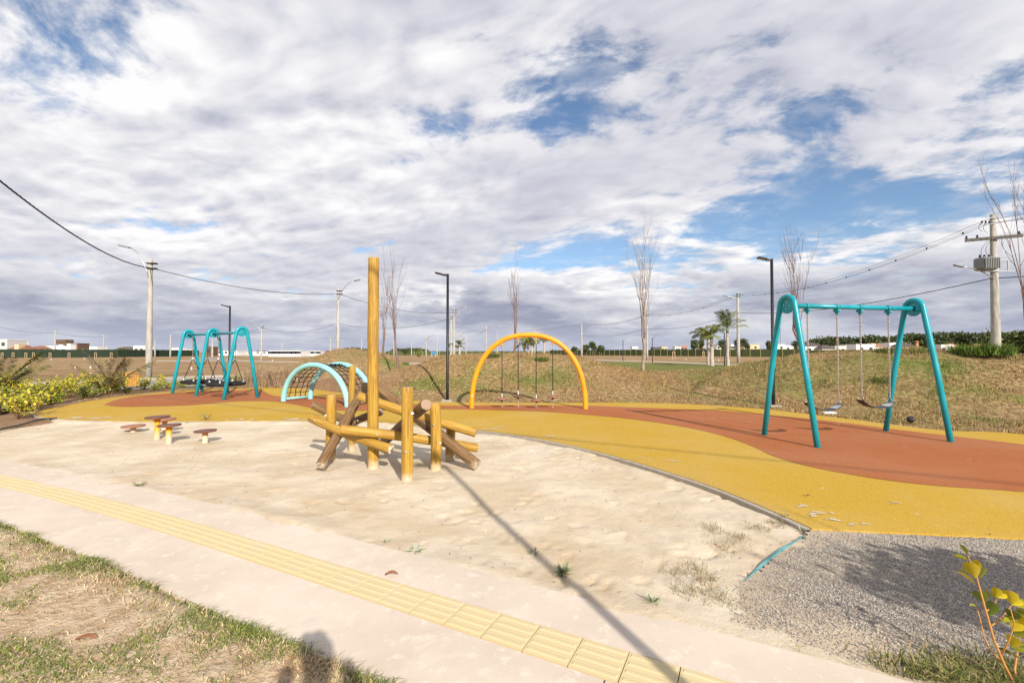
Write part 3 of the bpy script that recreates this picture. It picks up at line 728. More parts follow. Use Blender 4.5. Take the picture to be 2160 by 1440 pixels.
beam(676, 982, 6.02, 773, 812, 7.34, .135, M_LOGD, (M_GRAINS, M_GRAIN), label='dark weathered beam rising from the sand at left')
beam(659, 853, 6.80, 748, 893, 7.12, .120, M_LOGD, label='short dark beam behind the left post')
beam(733, 896, 7.22, 803, 868, 6.88, .118, M_LOGD, bolts=[(.30, M_STEEL, 0)], label='short dark beam behind the tall post')
beam(757, 835, 6.52, 1004, 912, 6.42, .130, M_LOG, label='long golden beam behind the tall post')
beam(1007, 981, 6.08, 790, 817, 6.78, .150, M_LOGD, (M_GRAINS, M_GRAIN), label='thick dark beam resting on the sand at right')
beam(899, 853, 5.50, 803, 938, 7.4, .140, M_LOGD, label='dark beam with its round cut end facing forward')

# ------------------------------------------------------------------ stepping stools in the sand
for (x, yt, yb, dw, m, dust, lab) in [
    (281, 897, 911, 42, M_DISC2, .30, 'low sand-caked stepping stool standing farthest left'),
    (331.5, 878, 927, 44, M_DISC, .10, 'tallest stepping stool with bright orange post and dark disc'),
    (347, 883, 912, 41, M_DISC2, .26, 'stepping stool half hidden behind the tallest one'),
    (356, 895, 936, 43, M_DISC, .16, 'orange stepping stool nearest the viewer in the cluster'),
    (432.5, 907, 934, 42, M_DISC, .30, 'low stepping stool standing alone at the right of the cluster')]:
    g0 = gp(x, yb, -.035); Y = g0[1]; zt = dp(x, yt, Y)[2]; r = dw / 2 / F * Y
    z0 = sandz(g0[0], Y)
    e = empty('stepping_stool', (g0[0], Y, z0), lab, 'stool', 'stepping stools in the sand pit')
    rr = .045
    p = MB().lathe([(rr, -.25), (rr, zt - z0 - .012)], 16).build('post', M_POST, e)
    at = p.data.attributes.new('dust', 'FLOAT', 'POINT'); at.data.foreach_set('value', [dust] * len(p.data.vertices))
    d = MB().lathe([(r * .90, -.030), (r, -.022), (r, -.004), (r * .95, .004), (r * .6, .006), (.02, .007)], 28).build('disc', m, e); d.location = (0, 0, zt - z0); d.rotation_euler = (random.uniform(-.02, .03), -.03, 0)
    MB().lathe([(rr * 1.7, -.045), (rr * 1.7, -.033)], 14).build('bracket', M_ORP, d)

# ------------------------------------------------------------------ A-frame swing ends
def aframe(root, a, b, ztop, rtube, rarc, mat_, inner):
    """inverted U: feet a and b, tube bent round a bolted plate; inner = direction of the beam"""
    a, b = Vector(a), Vector(b); mid = (a + b) / 2; h = (b - a).normalized(); half = (b - a).length / 2; o = root.location
    up = Vector((0, 0, 1)); cz = ztop - rarc - rtube; c = mid + up * cz
    # leg tangent to the arc
    D = math.hypot(half, cz); al = math.acos(rarc / D); be = math.atan2(cz, -half)      # left foot seen from c
    th = math.atan2(-cz, -half) - al                                            # tangent point angle
    th = math.pi - (al - math.atan2(cz, half)) if False else None
    # solve numerically
    best = min(((abs((-half - rarc * math.cos(t)) * math.cos(t) + (-cz - rarc * math.sin(t)) * math.sin(t)), t) for t in np.linspace(math.pi * .80, math.pi * 1.2, 400)))
    t0 = best[1]
    arc = [c + h * rarc * math.cos(t) + up * rarc * math.sin(t) for t in np.linspace(t0, math.pi - t0, 17)]
    pts = [a + up * -.15] + [a.lerp(arc[0], .5)] + arc + [b.lerp(arc[-1], .5)] + [b + up * -.15]
    MB().tube(pts, rtube, 14).build('leg_tube', mat_, root, o)
    nrm = inner.normalized(); Mx = nrm.to_track_quat('Z', 'Y').to_matrix()
    pr = rarc - rtube * .35
    pl = MB().lathe([(pr, -.012), (pr, .012)], 32, c=c, M=Mx).build('end_plate', mat_, root, o)
    for s in (-1, 1):
        for k in range(4):
            t = k * math.pi / 2 + .2; q = c + (h * math.cos(t) + up * math.sin(t)) * pr * .42 + nrm * s * .013
            MB().lathe([(.013, -.004), (.013, .006), (.007, .010)], 8, c=q, M=Mx if s > 0 else (-nrm).to_track_quat('Z', 'Y').to_matrix()).build('bolt', M_STEEL, pl, o)
    # gusset where the beam meets the plate
    return c
def beam_tube(root, c0, c1, r, m):
    return MB().tube([c0, Vector(c0).lerp(Vector(c1), .5), c1], r, 14).build('top_beam', m, root, root.location)
fa, fb, fc, fd = [gp(*q, RUBZ) for q in ((1610, 917), (1727.5, 944.5), (1866, 908.5), (2009, 932.5))]
SWR = empty('swing_frame', (fa + fb + fc + fd) / 4, 'tall teal A-frame holding the two belt swings at right', 'swing frame')
dirb = Vector((fc + fd - fa - fb)); dirb.z = 0
c0 = aframe(SWR, fb, fa, 2.53, .046, .155, M_TEAL, dirb); c1 = aframe(SWR, fd, fc, 2.52, .046, .155, M_TEAL, -dirb)
beam_tube(SWR, c0, c1, .042, M_TEAL)
dn = dirb.normalized(); side = Vector((-dn.y, dn.x, 0))
def on_beam(x, a=c0, b=c1):
    lo, hi = 0.0, 1.0
    for _ in range(40):
        t = (lo + hi) / 2; q = a.lerp(b, t)
        if q.x / q.y < (x - 1080) / F: lo = t
        else: hi = t
    return a.lerp(b, (lo + hi) / 2)
def clamp(root, q, r=.042):
    o = root.location
    cl = MB().tube([q - dn * .038, q + dn * .038], r + .009, 14).build('clamp', M_TEALD, root, o)
    m = MB(); Mx = Matrix.Translation(q) @ dn.to_track_quat('X', 'Z').to_matrix().to_4x4()
    m.box((-.030, -.052, -.085), (.030, .052, -.045), Mx); m.box((-.012, -.03, -.125), (.012, .03, -.085), Mx)
    m.build('hanger', M_TEAL, cl, o)
    MB().tube([q + side * -.07 + Vector((0, 0, -.066)), q + side * .07 + Vector((0, 0, -.066))], .010, 8).build('bolt', M_STEEL, cl, o)
def chain(mb, a, b, L=.044, wire=.0056):
    a, b = Vector(a), Vector(b); d = (b - a); n = max(2, int(d.length / (L * .76))); d.normalize()
    u = d.cross(Vector((0, 1, .01))).normalized(); v = d.cross(u)
    for i in range(n):
        c = a.lerp(b, (i + .5) / n); w_ = (u if i % 2 else v)
        pts = [c + d * (L / 2 - .008) * sg * 1 + w_ * .0115 * k + d * e for sg, k, e in ((1, 0, .008), (1, 1, 0), (-1, 1, 0), (-1, 0, -.008), (-1, -1, 0), (1, -1, 0))]
        mb.tube(pts, wire, 5, closed=True)
    return mb
def belt_swing(xl, xr, yseat_l, yseat_r, drop, lab):
    ql, qr = on_beam(xl), on_beam(xr)
    clamp(SWR, ql); clamp(SWR, qr)
    zl = dp(xl, yseat_l, ql.y)[2]; zr = dp(xr, yseat_r, qr.y)[2]
    mid = (ql + qr) / 2; e = empty('belt_swing', (mid.x, mid.y, (zl + zr) / 2 - drop), lab, 'swing', 'belt swings'); o = e.location
    pl, pr = Vector((ql.x, ql.y, zl)), Vector((qr.x, qr.y, zr))
    w2 = .062
    for q, p in ((ql, pl), (qr, pr)):
        ch = chain(MB(), q + Vector((0, 0, -.12)), p + Vector((0, 0, .075))).build('chain', M_CHAIN, e, o)
        MB().tube([p + Vector((0, 0, .08)), p + side * w2, p - side * w2, p + Vector((0, 0, .08))], .006, 6).build('shackle', M_STEEL, ch, o)
    n = 14; vs = []; pl2 = pl - dn * .035; pr2 = pr + dn * .035
    for i in range(n + 1):
        t = i / n; c = pl2.lerp(pr2, t) - Vector((0, 0, drop * (1 - (2 * t - 1) ** 2) ** .8))
        for s in (-1, 1):
            for th in (0, -.011): vs.append(c + side * s * (.075 + .018 * math.sin(math.pi * t)) + Vector((0, 0, th)))
    fs = []
    for i in range(n):
        b = i * 4; fs += [(b, b + 2, b + 6, b + 4), (b + 1, b + 5, b + 7, b + 3), (b, b + 4, b + 5, b + 1), (b + 2, b + 3, b + 7, b + 6)]
    fs += [(0, 1, 3, 2), (n * 4, n * 4 + 2, n * 4 + 3, n * 4 + 1)]
    m = MB(); m.add(vs, fs, False); st = m.build('seat', M_SEATB, e, o)
    for t0, t1, mm in ((.02, .46, M_SEATR), (.78, .97, M_GREYPAD)):
        k = MB(); vv = []
        for j in range(7):
            t = t0 + (t1 - t0) * j / 6; c = pl2.lerp(pr2, t) - Vector((0, 0, drop * (1 - (2 * t - 1) ** 2) ** .8))
            for s in (-1, 1): vv.append(c + side * s * (.066 + .018 * math.sin(math.pi * t)) + Vector((0, 0, .003)))
        k.add(vv, [(2 * j, 2 * j + 1, 2 * j + 3, 2 * j + 2) for j in range(6)]); k.build('pad', mm, st, o)
belt_swing(1704, 1766.5, 849, 851, .115, 'black belt swing nearer the left A-frame leg of the right swing')
belt_swing(1815.5, 1875, 843, 847, .115, 'black belt swing beside the right A-frame of the right swing')
stk = gp(1978, 930, 0); q = Vector(fd).lerp(Vector(c1), .43); MB().box((q.x - .02, q.y - .075, q.z - .025), (q.x + .03, q.y - .045, q.z + .03)).build('sticker', M_WHITE, SWR, SWR.location)

# ------------------------------------------------------------------ nest swing
ft = [gp(*q, RUBZ) for q in ((470, 843), (544.6, 838), (412, 835.5), (482, 831), (361.6, 830), (427.8, 825.6))]
SWL = empty('swing_frame', sum(ft) / 6, 'teal triple A-frame carrying the two round nest swings at left', 'swing frame')
dl = Vector((ft[4] + ft[5] - ft[0] - ft[1])); dl.z = 0
cs = [aframe(SWL, ft[2 * i], ft[2 * i + 1], 2.38, .055, .155, M_TEAL, dl if i == 0 else -dl) for i in range(3)]
beam_tube(SWL, cs[0], cs[1], .042, M_TEALD); beam_tube(SWL, cs[1], cs[2], .042, M_TEALD)
for i, lab in ((0, 'round black nest swing nearer the viewer, in front'), (1, 'round black nest swing farther left, behind the other')):
    a, b = cs[i], cs[i + 1]; c = a.lerp(b, .5); d = (b - a).normalized(); sdv_ = Vector((-d.y, d.x, 0))
    zs = .47; e = empty('nest_swing', (c.x, c.y, zs), lab, 'swing', 'nest swings'); o = e.location; RR = .53
    ring = [Vector((c.x + RR * math.cos(t), c.y + RR * math.sin(t), zs)) for t in np.linspace(0, 2 * math.pi, 36, endpoint=False)]
    MB().tube(ring, .062, 12, closed=True).build('rim', M_RUB, e, o)
    nb_ = MB()
    for k in range(-4, 5):
        u = k * .115; hl = math.sqrt(max(.01, (RR - .04) ** 2 - u * u))
        for ax in (0, 1):
            P = []
            for t in np.linspace(-1, 1, 7):
                x, y = (u, hl * t) if ax else (hl * t, u); P.append((c.x + x, c.y + y, zs - .06 * (1 - (x * x + y * y) / RR / RR)))
            nb_.tube(P, .009, 5)
    nb_.build('net', M_ROPE, e, o)
    for t in (.18, .82):
        hp = a.lerp(b, t); hg = MB().tube([hp + d * -.03, hp + d * .03], .05, 12).build('clamp', M_TEALD, SWL, SWL.location)
        top = hp - Vector((0, 0, .08)); mid = top.lerp(Vector((hp.x, hp.y, 1.25)), 1); mid = Vector((c.x + (hp.x - c.x) * .93, c.y + (hp.y - c.y) * .93, 1.30))
        chain(MB(), top, mid, .045, .005).build('chain', M_CHAIN, e, o)
        MB().lathe([(.02, -.03), (.03, 0), (.02, .03)], 8, c=mid).build('connector', M_WHITE, e, o)
        sg = -1 if t < .5 else 1
        for s in (-1, 1):
            an = math.atan2(d.y * sg, d.x * sg) + s * .75
            p = Vector((c.x + RR * math.cos(an), c.y + RR * math.sin(an), zs + .05))
            rp = MB().tube([mid, p], .012, 6).build('rope', M_ROPE, e, o)
            MB().lathe([(.018, -.03), (.026, .0), (.018, .05)], 8, c=p).build('ferrule', M_WHITE, rp, o)

# ------------------------------------------------------------------ net climbing arch
fA, fB, fC, fD = [gp(*q, RUBZ) for q in ((598, 846), (732.5, 857.5), (654.5, 841), (784, 850.5))]
NC = empty('net_climber', (fA + fB + fC + fD) / 4, 'pale aqua double arch with black climbing net', 'climber'); o = NC.location
def archpts(a, b, top, n=29, e=2.25):
    a, b = Vector(a), Vector(b); out = []
    for t in np.linspace(0, math.pi, n):
        x = math.copysign(abs(math.cos(t)) ** (2 / e), math.cos(t)); z = abs(math.sin(t)) ** (2 / e)
        q = a.lerp(b, .5 - .5 * x); out.append(Vector((q.x, q.y, a.z + (top - a.z) * z)))
    return out
A1, A2 = archpts(fA, fB, 1.165, 41, 2.0), archpts(fC, fD, 1.165, 41, 2.0)
for A in (A1, A2): MB().tube([A[0] - Vector((0, 0, .12))] + A + [A[-1] - Vector((0, 0, .12))], .078, 14).build('arch', M_AQUA, NC, o)
for k in (0, -1):
    u = Vector((0, 0, .075)); MB().tube([A1[k] + u, A2[k] + u], .036, 10).build('bottom_bar', M_AQUA, NC, o)
net = MB()
for k in range(3, 38, 2):
    net.tube([A1[k], A1[k].lerp(A2[k], .35) - Vector((0, 0, .012)), A1[k].lerp(A2[k], .7) - Vector((0, 0, .015)), A2[k]], .0115, 6)
for t in (.2, .4, .6, .8):
    P = [A1[k].lerp(A2[k], t + .02 * math.sin(k * 1.7 + t * 9)) - Vector((0, 0, .012)) for k in range(1, 40)]
    net.tube(P, .0115, 6)
net.build('net', M_ROPE, NC, o)
rr_ = random.Random(3)
for k in range(22):
    a = A1[20 + rr_.randint(-2, 2)].lerp(A2[20 + rr_.randint(-2, 2)], rr_.uniform(.08, .92))
    MB().tube([a + Vector((rr_.uniform(-.09, .09), rr_.uniform(-.09, .09), -.01)), a + Vector((0, 0, .02)), a + Vector((rr_.uniform(-.09, .09), rr_.uniform(-.09, .09), -.01))], .013, 5).build('rope_lashing', M_ROPE, NC, o)

# ------------------------------------------------------------------ orange arch with hanging step discs
f0, f1 = gp(995, 860.5, RUBZ), gp(1235, 862, RUBZ)
AR = empty('orange_arch', (f0 + f1) / 2, 'big orange steel arch with four hanging step discs', 'arch'); o = AR.location
ztop = dp(1115, 706.5, f0[1])[2]
pa = archpts(f0, f1, ztop, 49, 2.3)
MB().tube([pa[0] - Vector((0, 0, .15))] + pa + [pa[-1] - Vector((0, 0, .15))], .066, 16).build('tube', M_ORP, AR, o)
q = pa[2]; MB().box((q.x - .012, q.y - .075, .35), (q.x + .02, q.y - .060, .38)).build('sticker', M_WHITE, AR, o)
def arch_z(x):
    best = min(pa, key=lambda p: abs(p.x - x)); return best
for (x, yd, lab, mm) in ((1059, 841, 'hanging step disc at the left end under the orange arch', M_DISC2), (1093, 835, 'dark hanging step disc, second from left under the orange arch', M_DISC), (1130.5, 843, 'lowest hanging step disc, second from right under the orange arch', M_DISC2), (1165, 835.5, 'hanging step disc at the right end under the orange arch', M_DISC2)):
    Y = f0[1]; X = (x - 1080) / F * Y; t = min(pa, key=lambda p: abs(p.x - X)); zt = t.z - .066; zd = dp(x, yd, Y)[2]; Yy = t.y
    ee = MB().lathe([(.028, -.05), (.022, .03)], 10, c=(X, Yy, zt - .01)).build('hanger', M_ORP, AR, o)
    e = empty('hanging_step', (X, Yy, zd), lab, 'step', 'hanging step discs'); oo = e.location
    chain(MB(), (X, Yy, zt - .05), (X, Yy, zt - .19), .05, .007).build('chain', M_STEEL, e, oo)
    MB().tube([(X, Yy, zt - .18), (X, Yy, zd + .05)], .011, 8).build('rope', M_ROPE, e, oo)
    MB().lathe([(.03, .02), (.03, .06), (.016, .12), (.016, .16)], 10, c=(X, Yy, zd)).build('ferrule', M_STEEL, e, oo)
    d = MB().lathe([(.13, -.020), (.148, -.010), (.148, .010), (.10, .022), (.02, .026)], 24, c=(X, Yy, zd)).build('disc', mm, e, oo); 
    MB().lathe([(.022, -.075), (.028, -.02)], 10, c=(X, Yy, zd)).build('socket', M_RUB, d, oo)
    chain(MB(), (X, Yy, zd - .07), (X, Yy, RUBZ), .04, .004).build('ground_chain', M_STEEL, e, oo)

# ------------------------------------------------------------------ black lamp posts
def black_lamp(x, Y, z0, h, lab, head=-1, r=.045, plate=True, lean=0):
    X = (x - 1080) / F * Y if x is not None else 0
    e = empty('lamp_post', (X, Y, z0), lab, 'lamp post', 'black park lamp posts')
    MB().lathe([(r * 1.15, -.1), (r, .4), (r * .86, h)], 10).build('pole', M_BLACK, e)
    if plate: MB().box((-.16, -.16, -.05), (.16, .16, .035)).build('base_plate', M_KERB, e)
    MB().box((min(0, head * .16), -.028, h - .06), (max(0, head * .16), .028, h)).build('arm', M_BLACK, e)
    Mx = Matrix.Translation((head * .16, 0, h - .015)) @ Matrix.Rotation(head * -.22, 4, 'Y')
    hd = MB().box((-.24 if head < 0 else 0, -.09, -.02), (0 if head < 0 else .24, .09, .025), Mx).build('lamp_head', M_BLACK, e, bevel=.012)
    MB().box((-.22 if head < 0 else .05, -.07, -.025), (-.05 if head < 0 else .22, .07, -.0205), Mx).build('lens', M_GREYPAD, hd)
    return e
def on_terrain(x, y):
    """ground point under a pixel, on the berms"""
    d = ray(x, y)
    ts = np.linspace(4, 120, 5000); Pn = np.array([0, 0, CAM_H])[None] + d[None] * ts[:, None]
    hit = np.nonzero(Pn[:, 2] < terrain(Pn[:, 0], Pn[:, 1]))[0]
    return Pn[hit[0]] if len(hit) else gp(x, y)
for x, y, yt, lab, hd in ((944, 845, 578, 'black lamp post with plate foot left of the orange arch', -1), (1630, 856, 546, 'tall black lamp post behind the left leg of the right swing', -1), (484, 812, 645, 'black lamp post rising behind the nest swings', -1)):
    g0 = on_terrain(x, y); Y = g0[1]; black_lamp(x, Y, g0[2], dp(x, yt, Y)[2] - g0[2], lab, hd)
for x, y, yt, lab, hd in ((1376, 764, 713, 'distant black lamp post beside the bare tree on the lawn', 1), (1314, 761, 717, 'distant black lamp post left of the bare tree, by the fence', 1), (1528, 770, 701, 'black lamp post between the two lawn palms', -1), (1646, 753, 681, 'distant black lamp post seen through the right swing', 1)):
    g0 = gp(x, y); black_lamp(x, g0[1], 0, dp(x, yt, g0[1])[2], lab, hd, .06, False)
# the lamp post behind the viewer whose shadow crosses the sand
tip = gp(937, 983, -.03); Lh = 4.25; sh = Lh / math.tan(R(SUN_EL))
lp = black_lamp(None, 0, 0, Lh, 'black lamp post behind the viewer, throwing the long shadow across the sand', -1, .040)
lp.location = (tip[0] + sh * math.sin(R(SUN_AZ)), tip[1] + sh * math.cos(R(SUN_AZ)), .0)

# ------------------------------------------------------------------ concrete utility poles and cables
def street_arm(e, z, sx, reach, rise, s=1.0):
    P = [(0, -.1, z)] + [(sx * reach * t, -.12, z + rise * math.sin(t * math.pi / 2) ** .8) for t in (.12, .3, .5, .7, .88, 1)]
    a = MB().tube(P, .03 * s, 6).build('lamp_arm', M_STEEL, e)
    Mx = Matrix.Translation((sx * reach, -.12, z + rise)) @ Matrix.Rotation(-sx * .22, 4, 'Y')
    MB().box((0 if sx > 0 else -.62, -.11, -.035), (.62 if sx > 0 else 0, .11, .05), Mx).build('lamp_head', M_TRAFO, a, bevel=.02)
POLES = {}
def cpole(key, x, Y, yt, lab, arm=0, r0=.17, r1=.11, az=.35, reach=1.5, rise=1.25, xt=None, tiers=True):
    X = (x - 1080) / F * Y; h = dp(x, yt, Y)[2]
    e = empty('utility_pole', (X, Y, 0), lab, 'utility pole', 'concrete utility poles')
    MB().lathe([(r0, -.3), (r0 * .97, h * .2), (r1, h - .02), (r1 * .9, h)], 12).build('pole', M_CONC, e)
    if tiers and Y < 90:
        b = MB()
        for k in (.25, .55): b.box((-r1 - .05, -r1 - .05, h - k - .03), (r1 + .22, r1 + .05, h - k + .03))
        b.build('bracket', M_WIRE, e)
        for k in (.25, .55): MB().lathe([(.035, -.06), (.06, 0), (.035, .06)], 8, c=(r1 + .2, 0, h - k)).build('insulator', M_WIRE, e)
    if arm: street_arm(e, h - 1.1, arm, reach, rise, max(1, Y / 45))
    POLES[key] = Vector((X, Y, h)); return e
cpole('a', 314.5, 26.6, 547, 'nearest concrete pole with curved lamp arm at left', -1, reach=1.15, rise=1.75)
cpole('b', 713, 42, 608, 'concrete pole with lamp arm rising behind the grassy mound', 1, reach=1.45, rise=1.75)
cpole('c', 957.5, 60, 650, 'taller of the two concrete poles right of the black lamp post', 1, reach=1.7, rise=1.3)
cpole('c2', 951.5, 68, 664, 'shorter of the two concrete poles right of the black lamp post')
cpole('d', 1025.5, 98, 687, 'concrete pole with lamp arm left of the orange arch top', 1, reach=1.8)
cpole('e', 551.5, 78, 685, 'concrete pole with lamp arm right of the nest swing', -1, reach=1.8)
cpole('f', 116, 124, 697, 'thin white pole before the green fence, beside the white houses', -1, .2, .15, reach=1.8)
cpole('g', 218.5, 146, 706, 'thin white pole before the green fence above the small palm', 0, .2, .15)
cpole('h', 327, 146, 716, 'thin white pole just right of the nearest concrete pole', 0, .2, .15)
cpole('i', 359.5, 124, 706, 'thin white pole left of the nest swing frame', 0, .2, .15)
cpole('j', 448, 92, 712, 'thin white pole seen through the nest swing frame', 0, .18, .13)
cpole('k', 492, 108, 694, 'thin white pole right of the black lamp behind the nest swing', 0, .2, .15)
for i, (x, Y, yt, arm, lab) in enumerate([(697, 150, 713, 0, 'left of the pole behind the mound'), (763, 160, 712, 0, 'above the mound left of the tall log'), (831, 150, 717, 0, 'just right of the tall log'), (868, 170, 722, 0, 'above the dark far wood'), (899, 130, 709, 1, 'with lamp arm left of the black lamp post'), (922, 140, 714, 0, 'close left of the black lamp post'), (971, 125, 701, 1, 'with lamp arm by the small far palms'), (983, 160, 708, 0, 'without lamp right of the small far palms'), (1049, 150, 702, 0, 'under the left shoulder of the orange arch'), (1128, 140, 694, 0, 'over the middle of the orange arch'), (523, 150, 716, 0, 'between the nest swing and its neighbour pole'), (595, 160, 722, 0, 'in front of the long white building')]):
    cpole('z%d' % i, x, Y, yt, 'far thin pole ' + lab, arm, .2, .14, reach=1.8)
cpole('r1', 1227, 105, 680, 'concrete pole at the right shoulder of the orange arch', 0, .22, .15)
cpole('r2', 1365, 88, 661, 'concrete pole behind the bare tree on the lawn edge', 0, .2, .14)
cpole('r3', 1557.5, 66, 617, 'concrete pole with lamp arm right of the lawn palms', -1, .24, .15, reach=1.6, rise=.5)
TP = cpole('t', 2101, 31, 452, 'big concrete pole with grey transformer at right', 0, .27, .16, tiers=False)
th = POLES['t'].z
street_arm(TP, th - 4.65, -1, 2.25, 1.0, 1.3)
cross = MB(); Mx = Matrix.Rotation(-.5, 4, 'Z'); cross.box((-1.5, -.30, th - 1.78), (1.35, -.162, th - 1.58), Mx); cross.build('crossarm', plain('dark_crossarm', (.13, .12, .11), .9, .2), TP)
MB().box((-1.0, -.18, th - .75), (.0, -.10, th - .68)).build('crossarm', M_STEEL, TP)
MB().box((-.6, -.2, th - .32), (0, -.14, th - .28)).build('bracket', M_STEEL, TP)
ins = MB(); 
for k in (-1.4, -.85, 1.2): q = Mx @ Vector((k, -.14, th - 1.60)); MB().lathe([(.05, 0), (.075, .08), (.045, .14), (.065, .2), (.02, .26)], 8, c=q).build('insulator', M_WIRE, TP)
for k in (-.9, -.65, -.4): MB().lathe([(.04, 0), (.06, .08), (.03, .2)], 8, c=(k, -.14, th - .68)).build('insulator', M_WIRE, TP)
tr = MB().box((-1.25, -.55, th - 3.90), (-.22, .25, th - 3.00)).build('transformer', M_TRAFO, TP, bevel=.16)
fin = MB()
for k in range(9): fin.box((-1.2 + k * .115, -.63, th - 3.80), (-1.15 + k * .115, -.551, th - 3.10))
fin.build('cooling_fins', M_TRAFO, tr)
for k in range(3): MB().lathe([(.05, 0), (.07, .1), (.04, .2)], 8, c=(-1.05 + .3 * k, -.1, th - 3.00)).build('bushing', M_WIRE, tr)
br = MB(); br.box((-.9, -.26, th - 3.99), (1.15, -.18, th - 3.905)); br.box((.15, -.1, th - 3.20), (1.0, -.02, th - 3.12)); br.box((.86, -.1, th - 3.9), (.93, -.02, th - 3.2)); br.build('bracket', M_STEEL, TP)
jp = MB()
for a, b in (((-1.35, -.6, th - 1.35), (-.9, -.14, th - .5)), ((-.8, -.4, th - 1.4), (-.6, -.14, th - .5)), ((-.7, -.3, th - 1.9), (-.9, -.1, th - 2.85)), ((-.4, -.2, th - 1.8), (-.5, -.1, th - 2.85)), ((.7, .1, th - 1.6), (1.5, .2, th - 2.9))):
    a, b = Vector(a), Vector(b); jp.tube([a.lerp(b, t) + Vector((-.25 * math.sin(math.pi * t), 0, -.1 * math.sin(math.pi * t))) for t in np.linspace(0, 1, 7)], .012, 5)
jp.build('jumper_wire', M_WIRE, TP)

def cable(a, b, sag, r, lab, name='overhead_cable', spacers=0, strands=1, grp='overhead cables', twist=False):
    a, b = Vector(a), Vector(b); n = 36; e = empty(name, (a + b) / 2 * 1, lab, 'cable', grp); o = e.location
    f = lambda t: a.lerp(b, t) - Vector((0, 0, 4 * sag * t * (1 - t)))
    for k in range(strands):
        off = Vector((0, 0, 0)) if strands == 1 else Vector(((-.17, .17, 0)[k], 0, (0, 0, .28)[k]))
        if twist:
            m = MB(); 
            for ph in (0, 2.1, 4.2): m.tube([f(t) + Vector((0, math.cos(t * 190 + ph), math.sin(t * 190 + ph))) * r * .8 for t in np.linspace(0, 1, 260)], r * .62, 5)
            m.build('conductor', M_WIRE, e, o)
        else: MB().tube([f(t) + off for t in np.linspace(0, 1, n)], r, 5).build('conductor', M_WIRE, e, o)
    for k in range(spacers):
        q = f((k + .5) / spacers); MB().lathe([(.015, -.05), (.07, .03), (.07, .05), (.015, .12)], 6, c=q).build('spacer', M_WIRE, e, o)
    return e
pa_ = POLES
up_ = lambda k, d: pa_[k] - Vector((0, 0, d))
for (X_, Y_, lab) in ((-10.2, 5.2, 'concrete pole outside the frame at left, carrying the thick twisted cable'), (20, -11.5, 'concrete pole behind the viewer, carrying the cable over the playground')):
    e = empty('utility_pole', (X_, Y_, 0), lab, 'utility pole', 'concrete utility poles'); MB().lathe([(.17, -.3), (.165, 1.5), (.11, 7.7), (.10, 7.72)], 12).build('pole', M_CONC, e)
cable((-10.2, 5.2, 7.35), (20, -11.5, 7.3), .35, .022, 'overhead cable above the viewer, throwing a thin shadow on the rubber')
cable((-10.2, 5.2, 7.35), up_('a', .5), 1.05, .022, 'thick twisted black cable sweeping in from the upper left', twist=True)
cable(up_('a', .5), up_('b', .5), .55, .02, 'black cable from the nearest left pole to the pole behind the mound', twist=False)
cable(up_('b', .5), up_('c', .5), .75, .02, 'cable from the mound pole towards the black lamp post')
cable(up_('e', .5), dp(706, 683, 74), 1.1, .022, 'sagging cable right of the nest swings')
cable(dp(715, 683, 74), up_('c2', .5), 1.1, .022, 'lower sagging cable behind the tall log')
cable(up_('c2', .8), dp(908, 668, 120), .3, .02, 'short cable left of the paired poles')
cable(dp(0, 690, 110), up_('f', .6), .5, .03, 'faint cable over the white houses at far left')
cable(up_('f', .6), up_('g', .6), .5, .03, 'faint cable between the thin left poles')
cable(up_('k', .5), up_('e', .5), .6, .022, 'cable between nest swing and its right pole')
cable(up_('d', .6), dp(985, 708, 120), .8, .022, 'cable slanting down left of the orange arch')
cable(up_('t', .72) + Vector((-.65, 0, 0)), up_('r3', .35), 1.4, .013, 'triple high line with spacers from the transformer pole', spacers=12, strands=3)
cable(up_('t', .72) + Vector((-.65, 0, 0)), (44, 6, 10.6), .4, .013, 'triple high line leaving the frame right of the transformer pole', strands=3)
cable(up_('r3', .35), up_('r2', .35), 1.0, .014, 'triple high line right of the bare lawn tree', spacers=8, strands=3)
cable(up_('r2', .35), up_('r1', .35), .9, .016, 'triple high line left of the bare lawn tree', spacers=6, strands=3)
cable(up_('r1', .35), dp(1060, 690, 130), 1.0, .018, 'high line fading away over the orange arch')
cable(up_('t', 4.4) + Vector((-.3, -.2, 0)), up_('r3', 2.9), .9, .03, 'single thick cable below the transformer line')
cable(up_('t', 4.4), (46, 8, 6.2), .3, .03, 'single thick cable leaving right of the transformer pole')
cable(up_('r3', 2.9), up_('r2', 2.9), .9, .024, 'lower cable above the lawn palms')
cable(up_('r2', 2.9), up_('r1', 2.9), .8, .024, 'lower cable left of the bare lawn tree')

